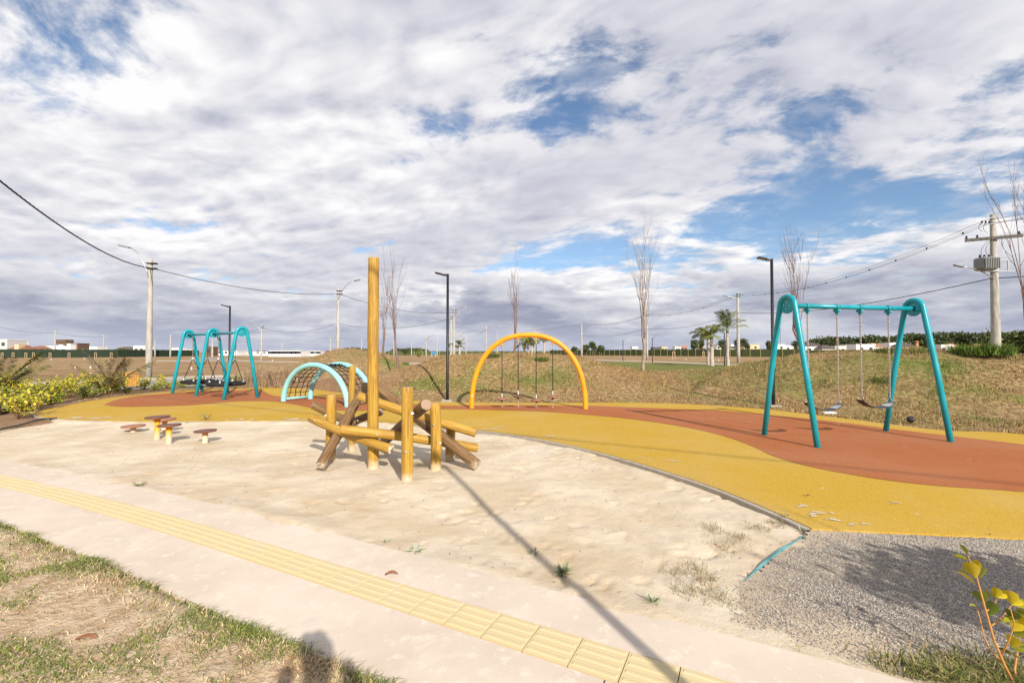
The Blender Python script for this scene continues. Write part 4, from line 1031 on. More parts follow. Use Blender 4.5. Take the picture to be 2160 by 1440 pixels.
# ------------------------------------------------------------------ leaves and blades
def blades(name, X, Y, Z, hgt, wid, lean, cols, label, cat, bend=True, parent=None, kind='stuff', org=None):
    N = len(X); a = RNG.uniform(0, 2 * math.pi, N); la = RNG.uniform(0, 2 * math.pi, N)
    h = hgt * RNG.uniform(.5, 1.2, N); wv = wid * RNG.uniform(.7, 1.3, N); ln = lean * RNG.uniform(.2, 1.2, N)
    bx, by = np.cos(a) * wv / 2, np.sin(a) * wv / 2; lx, ly = np.cos(la) * ln * h, np.sin(la) * ln * h
    v = np.stack([np.stack([X - bx, Y - by, Z - .01 * 0], -1), np.stack([X + bx, Y + by, Z], -1),
                  np.stack([X + bx * .7 + lx * .35, Y + by * .7 + ly * .35, Z + h * .6], -1), np.stack([X - bx * .7 + lx * .35, Y - by * .7 + ly * .35, Z + h * .6], -1),
                  np.stack([X + lx, Y + ly, Z + h * (1 - .35 * ln)], -1)], 1)
    b = np.arange(N)[:, None] * 5
    f = np.concatenate([b + np.array([0, 1, 2]), b + np.array([0, 2, 3]), b + np.array([3, 2, 4])], 0)
    o = npmesh(name, v.reshape(-1, 3) - (np.array(org) if org is not None else 0), f, M_BLADE, np.repeat(cols, 5, 0), parent=parent)
    if kind: tag(o, label, cat, kind=kind)
    return o
def pick(pal, N, j=.2):
    pal = np.array(pal); return pal[RNG.integers(0, len(pal), N)] * RNG.uniform(1 - j, 1 + j, (N, 1))
DRYP = [(.47, .305, .135), (.39, .245, .10), (.57, .40, .195), (.28, .165, .078), (.30, .23, .075), (.16, .09, .05), (.37, .225, .12)]
GRNP = [(.12, .155, .032), (.18, .20, .05), (.09, .12, .028), (.25, .24, .08), (.34, .28, .12)]
# berms
N = 260000
X = RNG.uniform(-11, 17, N); Y = RNG.uniform(8.5, 25, N); sdv = sdist(X, Y, RUBBER)
T = terrain(X, Y); k = (sdv > .05) & (Y > np.interp(X, rl[order, 0], rl[order, 1]) + .3) & ((T > .05) | (X > -4)) & (np.abs(X) < Y * 1.18) & (RNG.random(N) < np.clip(17 / Y, 0, 1) ** 1.5)
k &= ~((X < -5) & (Y < 19.5)); X, Y, T = X[k], Y[k], T[k]
g = np.clip((vnoise(X, Y, 2.2, 77) - .10) * 2.6, 0, .85) + np.clip((X - 4) / 10, 0, .38) * np.clip(.6 + 2.2 * vnoise(X, Y, 1.6, 41), 0, 1.4)
cols = np.where((RNG.random(len(X)) < g)[:, None], pick(GRNP, len(X)), pick(DRYP, len(X)) * .9)
blades('dry_grass', X, Y, T - .015, .085 * np.clip(1 + 1.6 * vnoise(X, Y, .5, 140), .4, 2.0), .013, .9, cols, 'short dry grass covering the grassy mounds', 'grass')
# strip of grass at the foot of the berm along the rubber and the hedge bed litter
N = 30000
X = RNG.uniform(-16, 16, N); Y = RNG.uniform(8, 20, N); sdv = sdist(X, Y, RUBBER); k = (sdv > .0) & (sdv < .5) & (Y > np.interp(X, rl[order, 0], rl[order, 1]) + .3) & (Y > 8.2) & (np.abs(X) < Y * 1.2) & (vnoise(X, Y, .7, 55) > -.05)
blades('edge_grass', X[k], Y[k], np.maximum(terrain(X[k], Y[k]), -.05), .10, .012, .8, pick(GRNP + DRYP, k.sum()), 'fringe of mixed grass along the rubber edge', 'grass')
# verge
N = 230000
S = RNG.uniform(-7.2, -.6, N); Cc = RNG.uniform(.2, 1.68, N); XY = AX[None] * S[:, None] + PX[None] * (Cc - .0085 * np.minimum(0, S + 3.5) ** 2)[:, None]; X, Y = XY.T
edge_ = np.clip(1 - (SW0 - Cc) / .30, 0, 1); clump = vnoise(X, Y, .42, 101, 3)
dens = np.clip(.10 + 1.5 * (clump - .03), .03, .9) + .75 * edge_ * np.clip(.75 + 2.0 * vnoise(X, Y, .35, 120), .12, 1)
k = (RNG.random(N) < dens * .75); X, Y, Cc, clump, edge_ = X[k], Y[k], Cc[k], clump[k], edge_[k]
z = vergez(X, Y, Cc)
g = np.clip(.44 + 1.1 * clump + .25 * edge_, 0, .88)
cols = np.where((RNG.random(len(X)) < g)[:, None], pick([(.13, .175, .035), (.20, .235, .055), (.10, .135, .03), (.27, .285, .075)], len(X)), pick([(.52, .40, .22), (.42, .31, .17), (.60, .48, .30), (.28, .20, .12)], len(X)))
blades('verge_grass', X, Y, z - .004, .030 + .022 * edge_, .0052, 1.7, cols, 'patchy short grass on the sandy verge in front', 'grass')
# grass at lower right by the near shrub
N = 5000
q = gp(2120, 1440); X = RNG.normal(q[0] - .1, .26, N); Y = RNG.normal(q[1] - .02, .10, N); s2, c2 = sidewalk_frame(X, Y); k = (c2 > 2.83) & (RNG.random(N) < .8)
blades('corner_grass', X[k], Y[k], np.full(k.sum(), -.02), .09, .006, 1.1, pick(GRNP + [(.40, .30, .17)], k.sum()), 'tangled grass around the near shrub at lower right', 'grass')
# dead tufts in the sand near the teal edging
N = 1500
cx = [gp(x, y) for x, y in ((1465, 1190), (1490, 1215), (1455, 1240), (1520, 1255), (1530, 1150), (1600, 1110), (1640, 1100), (1560, 1130), (1500, 1110), (1430, 1200))]
ci = RNG.integers(0, len(cx), N); X = np.array([cx[i][0] for i in ci]) + RNG.normal(0, .06, N); Y = np.array([cx[i][1] for i in ci]) + RNG.normal(0, .06, N)
k = RNG.random(N) < .6
blades('dead_tufts', X[k], Y[k], np.array([sandz(a, b) for a, b in zip(X[k], Y[k])]), .05, .004, 1.4, pick([(.33, .24, .14), (.22, .16, .09), (.25, .25, .10)], k.sum()), 'sparse dead grass tufts in the sand near the teal edging', 'grass')
# litter on the sand
N = 700
X = RNG.uniform(-6.5, 3, N); Y = RNG.uniform(2.6, 8, N); s2, c2 = sidewalk_frame(X, Y); k = (c2 > 2.85) & (Y < np.interp(X, rl[order, 0], rl[order, 1]))
blades('sand_litter', X[k], Y[k], np.array([sandz(a, b) + .002 for a, b in zip(X[k], Y[k])]), .022, .006, 3.0, pick([(.22, .15, .09), (.34, .24, .14), (.12, .085, .06)], k.sum()), 'scattered dry twigs and bits lying on the sand', 'litter')

def leaf_mesh(P, D, U, L, Wd, seedcol, fold=.2):
    """arrays of leaf base points, directions, side vectors -> two-quad pointed leaves"""
    N = len(P); Nn = np.cross(D, U); Nn /= np.linalg.norm(Nn, axis=1, keepdims=True) + 1e-9
    L, Wd = L[:, None], Wd[:, None]
    v = np.stack([P, P + D * L * .45 + U * Wd * .5 + Nn * Wd * fold, P + D * L * .8 + U * Wd * .42 + Nn * Wd * fold, P + D * L, P + D * L * .8 - U * Wd * .42 + Nn * Wd * fold, P + D * L * .45 - U * Wd * .5 + Nn * Wd * fold], 1)
    b = np.arange(N)[:, None] * 6
    f = np.concatenate([b + np.array([0, 1, 2, 3]), b + np.array([0, 3, 4, 5])], 0)
    return v.reshape(-1, 3), f, np.repeat(seedcol, 6, 0)
def rand_dirs(N, up=.3):
    d = RNG.normal(0, 1, (N, 3)); d[:, 2] += up; d /= np.linalg.norm(d, axis=1, keepdims=True)
    r = RNG.normal(0, 1, (N, 3)); u = np.cross(d, r); u /= np.linalg.norm(u, axis=1, keepdims=True); return d, u
# ------------------------------------------------------------------ hedge shrubs (several prototypes, copied)
YGP = [(.44, .38, .025), (.34, .33, .03), (.52, .42, .03), (.20, .235, .03), (.27, .28, .03)]
def shrub_proto(h, wd, nst, nl, pal, L=.055, seed=0):
    e = empty('shrub', (0, 0, 0)); rr = random.Random(seed); st = []; tips = []
    for k in range(nst):
        a, rad = rr.uniform(0, 6.28), wd * math.sqrt(rr.random()); top = Vector((math.cos(a) * rad, math.sin(a) * rad, h * rr.uniform(.6, 1.05) * (1 - .25 * rad / wd)))
        P = [Vector((0, 0, -.03)), top * .45 + Vector((rr.uniform(-.03, .03), rr.uniform(-.03, .03), -.02)), top]; st.append(P)
        for t in np.linspace(.45, 1, 5): tips.append(P[1].lerp(top, (t - .45) / .55))
    m = MB()
    for P in st: m.tube(P, [.008, .006, .003], 5)
    m.build('stems', M_STEM, e)['kind'] = 'stuff'
    tp = np.array([tuple(t) for t in tips]); i = RNG.integers(0, len(tp), nl)
    P = tp[i] + RNG.normal(0, .035, (nl, 3)); D, U = rand_dirs(nl, .55)
    v, f, c = leaf_mesh(P, D, U, L * RNG.uniform(.7, 1.3, nl), L * .55 * RNG.uniform(.7, 1.2, nl), pick(pal, nl, .25))
    npmesh('foliage', v, f, M_LEAF, c, parent=e)['kind'] = 'stuff'
    return e
PROT = [shrub_proto(.58, .29, 14, 400, YGP, .058, 1), shrub_proto(.46, .34, 15, 460, YGP + [(.12, .17, .03)], .056, 2), shrub_proto(.66, .22, 11, 300, YGP[:3], .060, 3), shrub_proto(.36, .26, 12, 380, [(.11, .16, .025), (.18, .22, .03), (.30, .30, .03)], .052, 4)]
used = [False] * 4
SH = [(-30, 868, 3), (8, 872, 1), (30, 858, 3), (40, 882, 0), (62, 866, 1), (15, 846, 0), (52, 846, 2), (85, 843, 0), (105, 853, 3), (120, 838, 2), (88, 832, 1), (140, 840, 0), (150, 829, 2), (172, 833, 1), (196, 838, 3), (185, 827, 0), (212, 829, 2), (232, 832, 1), (248, 826, 0), (262, 830, 3), (303, 822, 0), (322, 823, 3), (338, 817, 2), (350, 820, 1), (372, 816, 0), (388, 818, 3), (402, 813, 1), (415, 816, 0), (430, 812, 3)]
SH.sort(key=lambda t: t[0])
for n_, (x, y, k) in enumerate(SH):
    g0 = gp(x, y); o = PROT[k] if not used[k] else copy_tree(PROT[k]); used[k] = True
    sc = random.uniform(.75, 1.15) * (1.35 if x < 70 else (1.22 if x < 255 else .85))
    o.location = (g0[0], g0[1], tz(g0[0], g0[1]) if True else 0); o.scale = (sc * 1.15, sc * 1.15, sc); o.rotation_euler = (0, 0, random.uniform(0, 6.28))
    look = ('yellow-green leafy shrub', 'low spreading yellow-green shrub', 'thin bright yellow shrub', 'low darker green shrub')[k]
    tag(o, '%s, %s from the left along the hedge bed' % (look, ORD[n_]), 'shrub', 'hedge shrubs at left')

# ------------------------------------------------------------------ palms
def frond_mesh(L, droop, nleaf, leafL, pal, w_=.03, seed=0, rise=.9):
    rr = np.random.default_rng(seed); V, Fq, Cc = [], [], []
    t = np.linspace(0, 1, 12); x = L * (t - .18 * t ** 3 * droop); z = L * (rise * t * .55 - droop * .62 * t ** 2.2)
    spine = np.c_[x, np.zeros(12), z]
    P, D, U = [], [], []
    for k in range(nleaf):
        u = .12 + .88 * (k // 2) / (nleaf / 2); i = min(10, int(u * 11)); q = spine[i] + (spine[i + 1] - spine[i]) * (u * 11 - i); tg = spine[i + 1] - spine[i]; tg /= np.linalg.norm(tg)
        s = 1 if k % 2 else -1
        d = tg * .75 + np.array([0, s * .8, 0]) + np.array([0, 0, -.25 - .3 * rr.random()]) + rr.normal(0, .08, 3); d /= np.linalg.norm(d)
        P.append(q); D.append(d); U.append(np.cross(d, [0, 0, 1.]))
    P, D, U = map(np.array, (P, D, U)); U /= np.linalg.norm(U, axis=1, keepdims=True)
    n = len(P); uu = np.linspace(0, 1, n)
    v, f, c = leaf_mesh(P, D, U, leafL * (1 - .55 * np.abs(uu - .4)) * rr.uniform(.8, 1.2, n), np.full(n, w_), np.array(pal)[rr.integers(0, len(pal), n)] * rr.uniform(.75, 1.2, (n, 1)), .1)
    # rachis
    vs = []; 
    for i in range(12):
        r = .018 * (1 - t[i] * .8) * (L / 1.6)
        for a in range(4): vs.append(spine[i] + np.array([0, math.cos(a * 1.57) * r, math.sin(a * 1.57) * r]))
    o = len(v); fq = [(o + i * 4 + a, o + i * 4 + (a + 1) % 4, o + (i + 1) * 4 + (a + 1) % 4, o + (i + 1) * 4 + a) for i in range(11) for a in range(4)]
    v = np.r_[v, np.array(vs)]; f = np.r_[f, np.array(fq)]; c = np.r_[c, np.tile(np.array(pal[0]) * np.array([1.3, 1.05, .8]), (48, 1))]
    me = npmesh('frond', v, f, M_LEAF, c); return me
def palm(x, ybase, ycrown, Y, nf, L, lab, pal, trunk_r=.16, wind=0, upright=.0, seed=0, nleaf=64, lw=.030, ll=.36):
    g0 = gp(x, ybase) if Y is None else np.array([(x - 1080) / F * Y, Y, 0]); Y = g0[1]; zc = dp(x, ycrown, Y)[2]; rr = random.Random(seed)
    z0 = tz(g0[0], Y) if Y < 30 else 0
    e = empty('palm', (g0[0], Y, z0), lab, 'palm', 'palms'); h = zc - z0
    if h > .35:
        m = MB(); P = [(0.02 * math.sin(k), .0, -.1 + (h + .1) * k / 14) for k in range(15)]
        m.tube(P, [trunk_r * (1.25 - .45 * k / 14) * (1 + .06 * (k % 2)) for k in range(15)], 10); m.build('trunk', M_PALMT, e)
        MB().lathe([(trunk_r * .8, h - .1), (trunk_r * .95, h + .15), (trunk_r * .4, h + .5)], 9).build('crownshaft', M_LEAF2, e)
    base = frond_mesh(L, .85 - upright * .6, nleaf, L * ll, pal, L * lw, seed, 1.0 + upright); base.parent = e
    for k in range(nf):
        o = base if k == 0 else base.copy()
        if k: C.objects.link(o); o.parent = e
        a = k * 2.4 + rr.uniform(-.3, .3); el = rr.uniform(-.25, 1.0) - (0 if k % 3 else .25) + upright * .5
        if upright > .5: el = rr.uniform(.0, .5)
        if wind: a = math.atan2(math.sin(a), math.cos(a) + wind)
        o.location = (0, 0, max(h + .25, .02)); o.rotation_euler = (rr.uniform(-.3, .3), -el, a); s = rr.uniform(.75, 1.1); o.scale = (s, s, s)
    return e
M_LEAF2 = plain('green_crownshaft', (.16, .20, .06), .6, .3)
GP = [(.15, .18, .03), (.24, .25, .045), (.10, .125, .025), (.34, .31, .06)]
DP = [(.20, .16, .05), (.24, .16, .08), (.15, .14, .04), (.09, .06, .05), (.30, .23, .06)]
palm(1494, 770, 716, None, 15, 2.3, 'left palm of the close pair on the lawn, fronds blown left', GP, .15, -.9, seed=1, lw=.022, ll=.34)
palm(1501.5, 772, 714, None, 13, 1.9, 'right palm of the close pair on the lawn', GP, .19, -.5, seed=2, lw=.022, ll=.34)
palm(1535, 772, 701, None, 14, 2.3, 'tallest lawn palm, right of the close pair', GP, .15, -.4, .25, seed=3, lw=.022, ll=.34)
for i, (x, yc, Y, L, lab) in enumerate([(1106, 728, 95, 2.4, 'left palm of the far trio under the orange arch'), (1114, 726, 97, 2.4, 'middle palm of the far trio under the orange arch'), (1122, 728, 92, 2.2, 'right palm of the far trio under the orange arch'), (1148, 722, 100, 2.0, 'single far palm under the right of the orange arch'), (951, 733, 120, 1.8, 'small far palm left of the paired poles'), (969, 731, 120, 2.2, 'small far palm right of the paired poles')]):
    palm(x, 0, yc, Y, 12, L, lab, GP, .2, -.3, seed=10 + i)
palm(232, 834, 831, None, 7, 1.25, 'small half-dry palm beside the wooden litter bin', DP, .08, .0, .75, seed=21, nleaf=90, lw=.034, ll=.26)
palm(-8, 846, 842, None, 13, 1.25, 'small brown palm cut by the left picture edge', DP + GP, .08, .2, .7, seed=22, nleaf=90, lw=.034, ll=.28)

# ------------------------------------------------------------------ ornamental dry grasses, green clumps
def clump(x, y, n, h, spread, lean, pal, lab, name='grass_clump', cat='grass clump', grp=None, g0=None, wid=.012):
    g0 = on_terrain(x, y) if g0 is None else g0; e = empty(name, (g0[0], g0[1], g0[2] - .02), lab, cat, grp)
    a = RNG.uniform(0, 6.28, n); r = spread * np.sqrt(RNG.random(n))
    o = blades('blades', r * np.cos(a), r * np.sin(a), np.zeros(n), h, wid, lean, pick(pal, n, .3), None, None, parent=e, kind=None); o['kind'] = 'stuff'
    return e
for n_, (x, y, h) in enumerate([(497, 806, .55), (530, 812, .85), (548, 806, .9), (562, 815, .9), (578, 810, .8), (592, 813, .95), (607, 808, .8), (624, 806, .7), (515, 800, .6)]):
    clump(x, y, 420, h, .28, .75, [(.34, .23, .14), (.42, .30, .19), (.26, .17, .11), (.46, .35, .23)] if n_ else [(.25, .24, .10), (.34, .28, .15)], 'dry brown ornamental grass clump, %s from the left, right of the nest swings' % ORD[sorted([497, 530, 548, 562, 578, 592, 607, 624, 515]).index(x)], grp='dry ornamental grasses')
g0 = on_terrain(2070, 748); clump(0, 0, 1100, .42, .72, 1.0, [(.075, .13, .02), (.12, .18, .03), (.05, .09, .018), (.17, .22, .04)], 'bushy bright green clump on the right mound crest', 'bush', 'bush', g0=g0, wid=.022)
g0 = on_terrain(856, 771); clump(0, 0, 380, .5, .35, .8, [(.09, .14, .025), (.14, .19, .04)], 'small green bush beyond the left mound gap', 'bush', 'bush', g0=g0, wid=.02)
for i, (x, y, h, n, lab) in enumerate([(1040, 752, .22, 260, 'dark green grass tuft on the mound under the arch left shoulder'), (1142, 760, .20, 260, 'dark green grass tuft on the mound under the arch middle'), (1870, 742, .2, 220, 'low dark weeds on the right mound crest'), (1945, 742, .2, 120, 'pale weed on the right mound crest'), (1865, 806, .28, 140, 'dark weed on the right mound slope behind the swing chain'), (670, 768, .2, 60, 'tiny weed at the foot of the left mound')]):
    clump(x, y, n, h, .3, 1.2, [(.07, .10, .022), (.12, .15, .03)], lab, 'weed', 'weed', wid=.016)

# ------------------------------------------------------------------ weeds in the sand
def weed(x, y, n, L, lab, el=.5, wf=.12, pal=[(.18, .23, .09), (.27, .32, .15), (.40, .43, .28)]):
    g0 = gp(x, y, -.03); z = max(sandz(g0[0], g0[1]), -.05); e = empty('weed', (g0[0], g0[1], z - .004), lab, 'weed', 'weeds in the sand')
    a = RNG.uniform(0, 6.28, n); ev = RNG.uniform(.1, el * 2, n); D = np.stack([np.cos(a) * np.cos(ev), np.sin(a) * np.cos(ev), np.sin(ev)], -1); U = np.stack([-np.sin(a), np.cos(a), 0 * a], -1)
    P = D * L * .08; v, f, c = leaf_mesh(P, D, U, L * RNG.uniform(.6, 1.1, n), L * wf * RNG.uniform(.7, 1.3, n), pick(pal, n)); npmesh('leaves', v, f, M_LEAF, c, parent=e)['kind'] = 'stuff'
weed(1188, 1212, 90, .080, 'largest green weed in the sand, on the post shadow', .6)
weed(875, 1158, 14, .09, 'flat pale rosette weed at the pavement edge', .12, .25, [(.22, .30, .14), (.45, .48, .36)])
weed(1375, 1278, 34, .065, 'spiky small weed right of the largest one', .6)
weed(1126, 1163, 16, .06, 'small grey weed beside the post shadow', .4, .15, [(.20, .21, .13), (.28, .28, .18)])
weed(433, 890, 26, .22, 'twiggy weed behind the single stool at the kerb', .6, .05, [(.20, .20, .10), (.13, .14, .06)])
weed(292, 1028, 20, .10, 'dark weed at the pavement edge below the stools', .3, .10, [(.11, .14, .04), (.16, .18, .06)])
weed(396, 894, 10, .09, 'tiny green weed by the kerb behind the stools', .3)
weed(815, 1141, 12, .06, 'tiny weed at the pavement edge left of the rosette', .4)
weed(1690, 1122, 20, .06, 'green weed at the corner of the rubber and teal edging', .6)
weed(1655, 1098, 22, .08, 'grassy weed along the rubber kerb above the teal edging', .6)
weed(2090, 1136, 18, .10, 'green weed at the rubber edge above the gravel', .4)
weed(2112, 1160, 12, .09, 'small weed in the gravel near the right picture edge', .5)
weed(1705, 1138, 16, .06, 'small weed on the gravel side of the teal edging', .5)
weed(1870, 1156, 14, .08, 'tiny weed in the shaded gravel', .4)

# ------------------------------------------------------------------ near shrub at lower right
g0 = gp(2150, 1462, -.02); NS = empty('shrub', g0, 'young shrub with orange stems and yellow leaves, nearest at lower right', 'shrub'); o = NS.location
Yb = g0[1]
def sp(x, y, dy=0.0): return Vector(dp(x, y, Yb + dy))
STEMS = [[(2150, 1462, 0), (2118, 1400, 0), (2097, 1350, -.02), (2083, 1300, -.02), (2068, 1245, -.01), (2057, 1205, .0), (2040, 1168, .01)],
         [(2118, 1400, 0), (2090, 1372, .03), (2075, 1340, .04), (2066, 1300, .05), (2060, 1280, .05)],
         [(2110, 1385, 0), (2128, 1350, -.03), (2140, 1315, -.05), (2132, 1285, -.05)],
         [(2090, 1320, 0), (2115, 1300, .03), (2135, 1275, .05)],
         [(2150, 1462, 0), (2140, 1410, .05), (2148, 1360, .07), (2155, 1320, .07)],
         [(2078, 1290, 0), (2098, 1275, .02), (2102, 1262, .02)],
         [(2150, 1462, 0), (2185, 1400, .0), (2200, 1330, .02), (2190, 1270, .02)],
         [(2190, 1390, 0), (2170, 1350, -.04), (2165, 1310, -.05)]]
for P in STEMS:
    n = len(P); MB().tube([sp(*q) for q in P], [.0062 - .0040 * i / (n - 1) if P[0][1] > 1450 else .0038 - .0018 * i / (n - 1) for i in range(n)], 7).build('stem', M_STEMO, NS, o)
def big_leaf(x0, y0, x1, y1, wpx, tilt, c, dy=0.0):
    a, b = sp(x0, y0, dy), sp(x1, y1, dy - .02 + .03 * random.random()); d = b - a; L = d.length; d.normalize()
    view = Vector((a.x, a.y, a.z - CAM_H)).normalized(); u = d.cross(view).normalized(); nrm = u.cross(d).normalized(); u = (u * math.cos(tilt) + nrm * math.sin(tilt)); nn = u.cross(d).normalized()
    W2 = wpx / F * Yb / 2; vs, fs = [], []; prof = [(0, .06), (.15, .35), (.35, .75), (.58, 1.0), (.78, .95), (.92, .62), (1, .0)]
    for t, k in prof:
        c0 = a + d * L * t - nn * (.10 * L * t * t)
        vs += [c0 - u * W2 * k + nn * W2 * k * .25, c0, c0 + u * W2 * k + nn * W2 * k * .25]
    for i in range(len(prof) - 1):
        b_ = i * 3; fs += [(b_, b_ + 1, b_ + 4, b_ + 3), (b_ + 1, b_ + 2, b_ + 5, b_ + 4)]
    MB().add(vs, fs, True).build('leaf', c, NS, o)
def leafmat(n, c):
    def fn(t, oo, p, b):
        b.inputs['Transmission Weight'].default_value = 0
        return t.mix(t.noise(p, 60, 4, .6), tuple(k * .8 for k in c), tuple(k * 1.15 for k in c))
    return mat(n, fn, .38, .4)
LY, LG, LO = leafmat('yellow_leaf', (.52, .40, .012)), leafmat('green_yellow_leaf', (.27, .28, .015)), leafmat('dark_leaf', (.11, .15, .012))
for L_ in [(2041, 1170, 2028, 1145, 10, .6, LG), (2043, 1182, 2008, 1165, 12, .7, LG), (2052, 1212, 2018, 1195, 11, .9, LG), (2058, 1232, 2020, 1198, 10, .8, LY), (2058, 1220, 2044, 1182, 26, .2, LY), (2056, 1208, 2062, 1180, 16, .4, LY), (2064, 1220, 2080, 1196, 10, .7, LG), (2076, 1272, 2062, 1244, 26, .3, LO), (2076, 1262, 2082, 1244, 14, .8, LG), (2086, 1298, 2096, 1268, 22, .3, LO), (2060, 1278, 2043, 1272, 5, .5, LG),
           (2101, 1262, 2084, 1246, 9, .7, LG), (2101, 1260, 2102, 1238, 18, .2, LY), (2104, 1260, 2122, 1254, 12, .5, LY), (2135, 1275, 2128, 1243, 26, .2, LY), (2136, 1275, 2154, 1266, 16, .5, LY), (2138, 1276, 2166, 1268, 22, .5, LG), (2133, 1310, 2110, 1306, 16, .7, LG), (2134, 1308, 2122, 1296, 14, .8, LG), (2134, 1306, 2136, 1286, 26, .3, LO), (2142, 1306, 2158, 1284, 20, .6, LG), (2138, 1330, 2150, 1310, 24, .3, LY), (2140, 1340, 2160, 1326, 26, .6, LG), (2135, 1365, 2140, 1340, 24, .2, LY), (2140, 1372, 2160, 1358, 22, .6, LG), (2134, 1382, 2108, 1362, 14, .8, LO), (2150, 1330, 2168, 1312, 22, .4, LG), (2155, 1318, 2152, 1296, 20, .3, LY), (2165, 1310, 2160, 1286, 24, .3, LG), (2190, 1272, 2180, 1244, 26, .3, LY)]:
    big_leaf(*L_)

# ------------------------------------------------------------------ bare trees
def bare_tree(x, Y, ytop, lab, m, seed, r0=.06, spreadpx=30, lean=0.0, fork=.35, nb=9, base=None):
    X = (x - 1080) / F * Y if base is None else base[0]; z0 = tz(X, Y) - .04; h = dp(x, ytop, Y)[2] - z0 if ytop is not None else base[2]
    e = empty('bare_tree', (X, Y, z0), lab, 'tree', 'leafless young trees'); rr = random.Random(seed); tr_, br_ = MB(), MB(); SPR = spreadpx / F * Y
    def limb(p, d, L, r, depth, mb):
        P, q, dd = [p], Vector(p), Vector(d); n = 6
        for k in range(n):
            dd = (dd + Vector((rr.uniform(-.13, .13), rr.uniform(-.13, .13), .05 + .05 * depth))).normalized(); q = q + dd * L / n; P.append(q.copy())
        mb.tube(P, [max(.0028, r * (1 - .85 * i / n)) for i in range(n + 1)], 5 if depth else 8)
        if depth < 3:
            for k in range((5, 4, 2)[depth] if depth else 0):
                t = rr.uniform(.25, .95); i = min(n - 1, int(t * n)); s = P[i].lerp(P[i + 1], t * n - i); az = rr.uniform(0, 6.28)
                d2 = (dd * .9 + Vector((math.cos(az), math.sin(az), .35)) * rr.uniform(.25, .55)).normalized()
                limb(s, d2, L * rr.uniform(.22, .48), max(.004, r * .45), depth + 1, mb)
    zf = h * fork; P = [Vector((lean * t * t + .03 * math.sin(t * 7 + seed), .03 * math.cos(t * 6 + seed), zf * 1.15 * t)) for t in np.linspace(0, 1, 8)]
    tr_.tube(P, [r0 * (1.15 - .45 * i / 7) for i in range(8)], 9); tr_.build('trunk', m, e)
    for k in range(nb):
        t = .55 + .45 * k / (nb - 1); i = min(6, int(t * 7)); s = P[i].lerp(P[i + 1], t * 7 - i); az = k * 2.4 + rr.uniform(-.4, .4); L = (h - s.z) * rr.uniform(.72, 1.05); sp_ = SPR * rr.uniform(.3, 1.0)
        limb(s, Vector((math.cos(az) * sp_ / L * .75, math.sin(az) * sp_ / L * .75, 1)).normalized(), L, r0 * rr.uniform(.22, .36), 1, br_)
    br_.build('crown', m, e)['kind'] = 'stuff'
    return e
bare_tree(1357, 19.6, 503, 'pale bare tree with upright branches in the dip of the mounds', M_BARK, 4, .075, 34, .05, .22, 10)
bare_tree(838, 20.5, 560, 'slender reddish bare tree right of the tall log', M_BARKR, 6, .055, 20, -.12, .34, 6)
bare_tree(809, 26, 612, 'dark bare sapling just behind the tall log', M_BARKR, 8, .06, 22, .03, .4, 5)
bare_tree(1086, 21.5, 566, 'reddish bare tree behind the orange arch', M_BARKR, 9, .055, 20, .02, .42, 5)
bare_tree(1692, 18.0, 512, 'reddish bare tree fanning out above the left end of the right swing', M_BARKR, 12, .06, 52, -.35, .25, 9)
bare_tree(2170, 14.5, 322, 'tall dark bare tree at the right picture edge', M_BARKR, 14, .050, 62, -.12, .3, 6)
bare_tree(None, -1.6, None, 'bare branching tree behind the viewer at right, shading the gravel', M_BARKR, 17, .06, 900, 0, .25, 12, base=(4.6, -1.2, 3.1))
# leafy young tree out of frame at right: its crown shades the gravel
e = empty('leafy_tree', (4.15, .75, 0), 'young leafy tree just outside the frame at right, shading the gravel', 'tree')
m = MB(); m.tube([(0, 0, -.05), (.03, 0, .5), (0, .03, 1.0), (.02, 0, 1.5)], [.05, .04, .03, .012], 8)
for k in range(9):
    a = k * 2.4; m.tube([(0, 0, .8 + .05 * k), (math.cos(a) * .4, math.sin(a) * .2, 1.0 + .05 * k), (math.cos(a) * .75, math.sin(a) * .35, 1.1 + .05 * k)], [.018, .012, .005], 5)
m.build('trunk', M_STEM, e)
n = 1500; d, u = rand_dirs(n, 0); rad = RNG.random(n) ** .45; c = RNG.normal(0, 1, (n, 3)); c /= np.linalg.norm(c, axis=1, keepdims=True)
P = c * rad[:, None] * np.array([.95, .45, .24]) + np.array([0, 0, 1.36]); v, f, cc = leaf_mesh(P, d, u, RNG.uniform(.07, .12, n), RNG.uniform(.04, .06, n), pick(GRNP, n)); npmesh('crown', v, f, M_LEAF, cc, parent=e)['kind'] = 'stuff'

# ------------------------------------------------------------------ wooden litter bin
g0 = gp(281, 819); Y = g0[1]; k_ = Y / F
BN = empty('litter_bin', g0, 'orange slatted timber litter bin between black posts at left', 'litter bin'); o = BN.location
zt, zb = dp(281, 783.5, Y)[2], dp(281, 817, Y)[2] + .06
for x in (268.5, 289.5): X = (x - 1080) * k_; MB().box((X - .045, Y + .10, -.05), (X + .045, Y + .19, dp(x, 776, Y)[2])).build('post', M_BLACK, BN, o)
cx = (281.5 - 1080) * k_; w2 = .21
MB().box((cx - w2 + .03, Y - .16, zb + .02), (cx + w2 - .03, Y + .1, zt - .03)).build('liner', M_BLACK, BN, o)
for k in range(7):
    x = cx - w2 + k * 2 * w2 / 7; MB().box((x + .006, Y - .20, zb), (x + 2 * w2 / 7 - .006, Y - .165, zt)).build('slat', M_SLAT, BN, o)
BN.rotation_euler = (0, 0, .60)
for k in range(5):
    y = Y - .15 + k * .055
    for s in (-1, 1): MB().box((cx + s * (w2 + .012) - .014, y, zb), (cx + s * (w2 + .012) + .014, y + .045, zt)).build('slat', M_SLAT, BN, o)

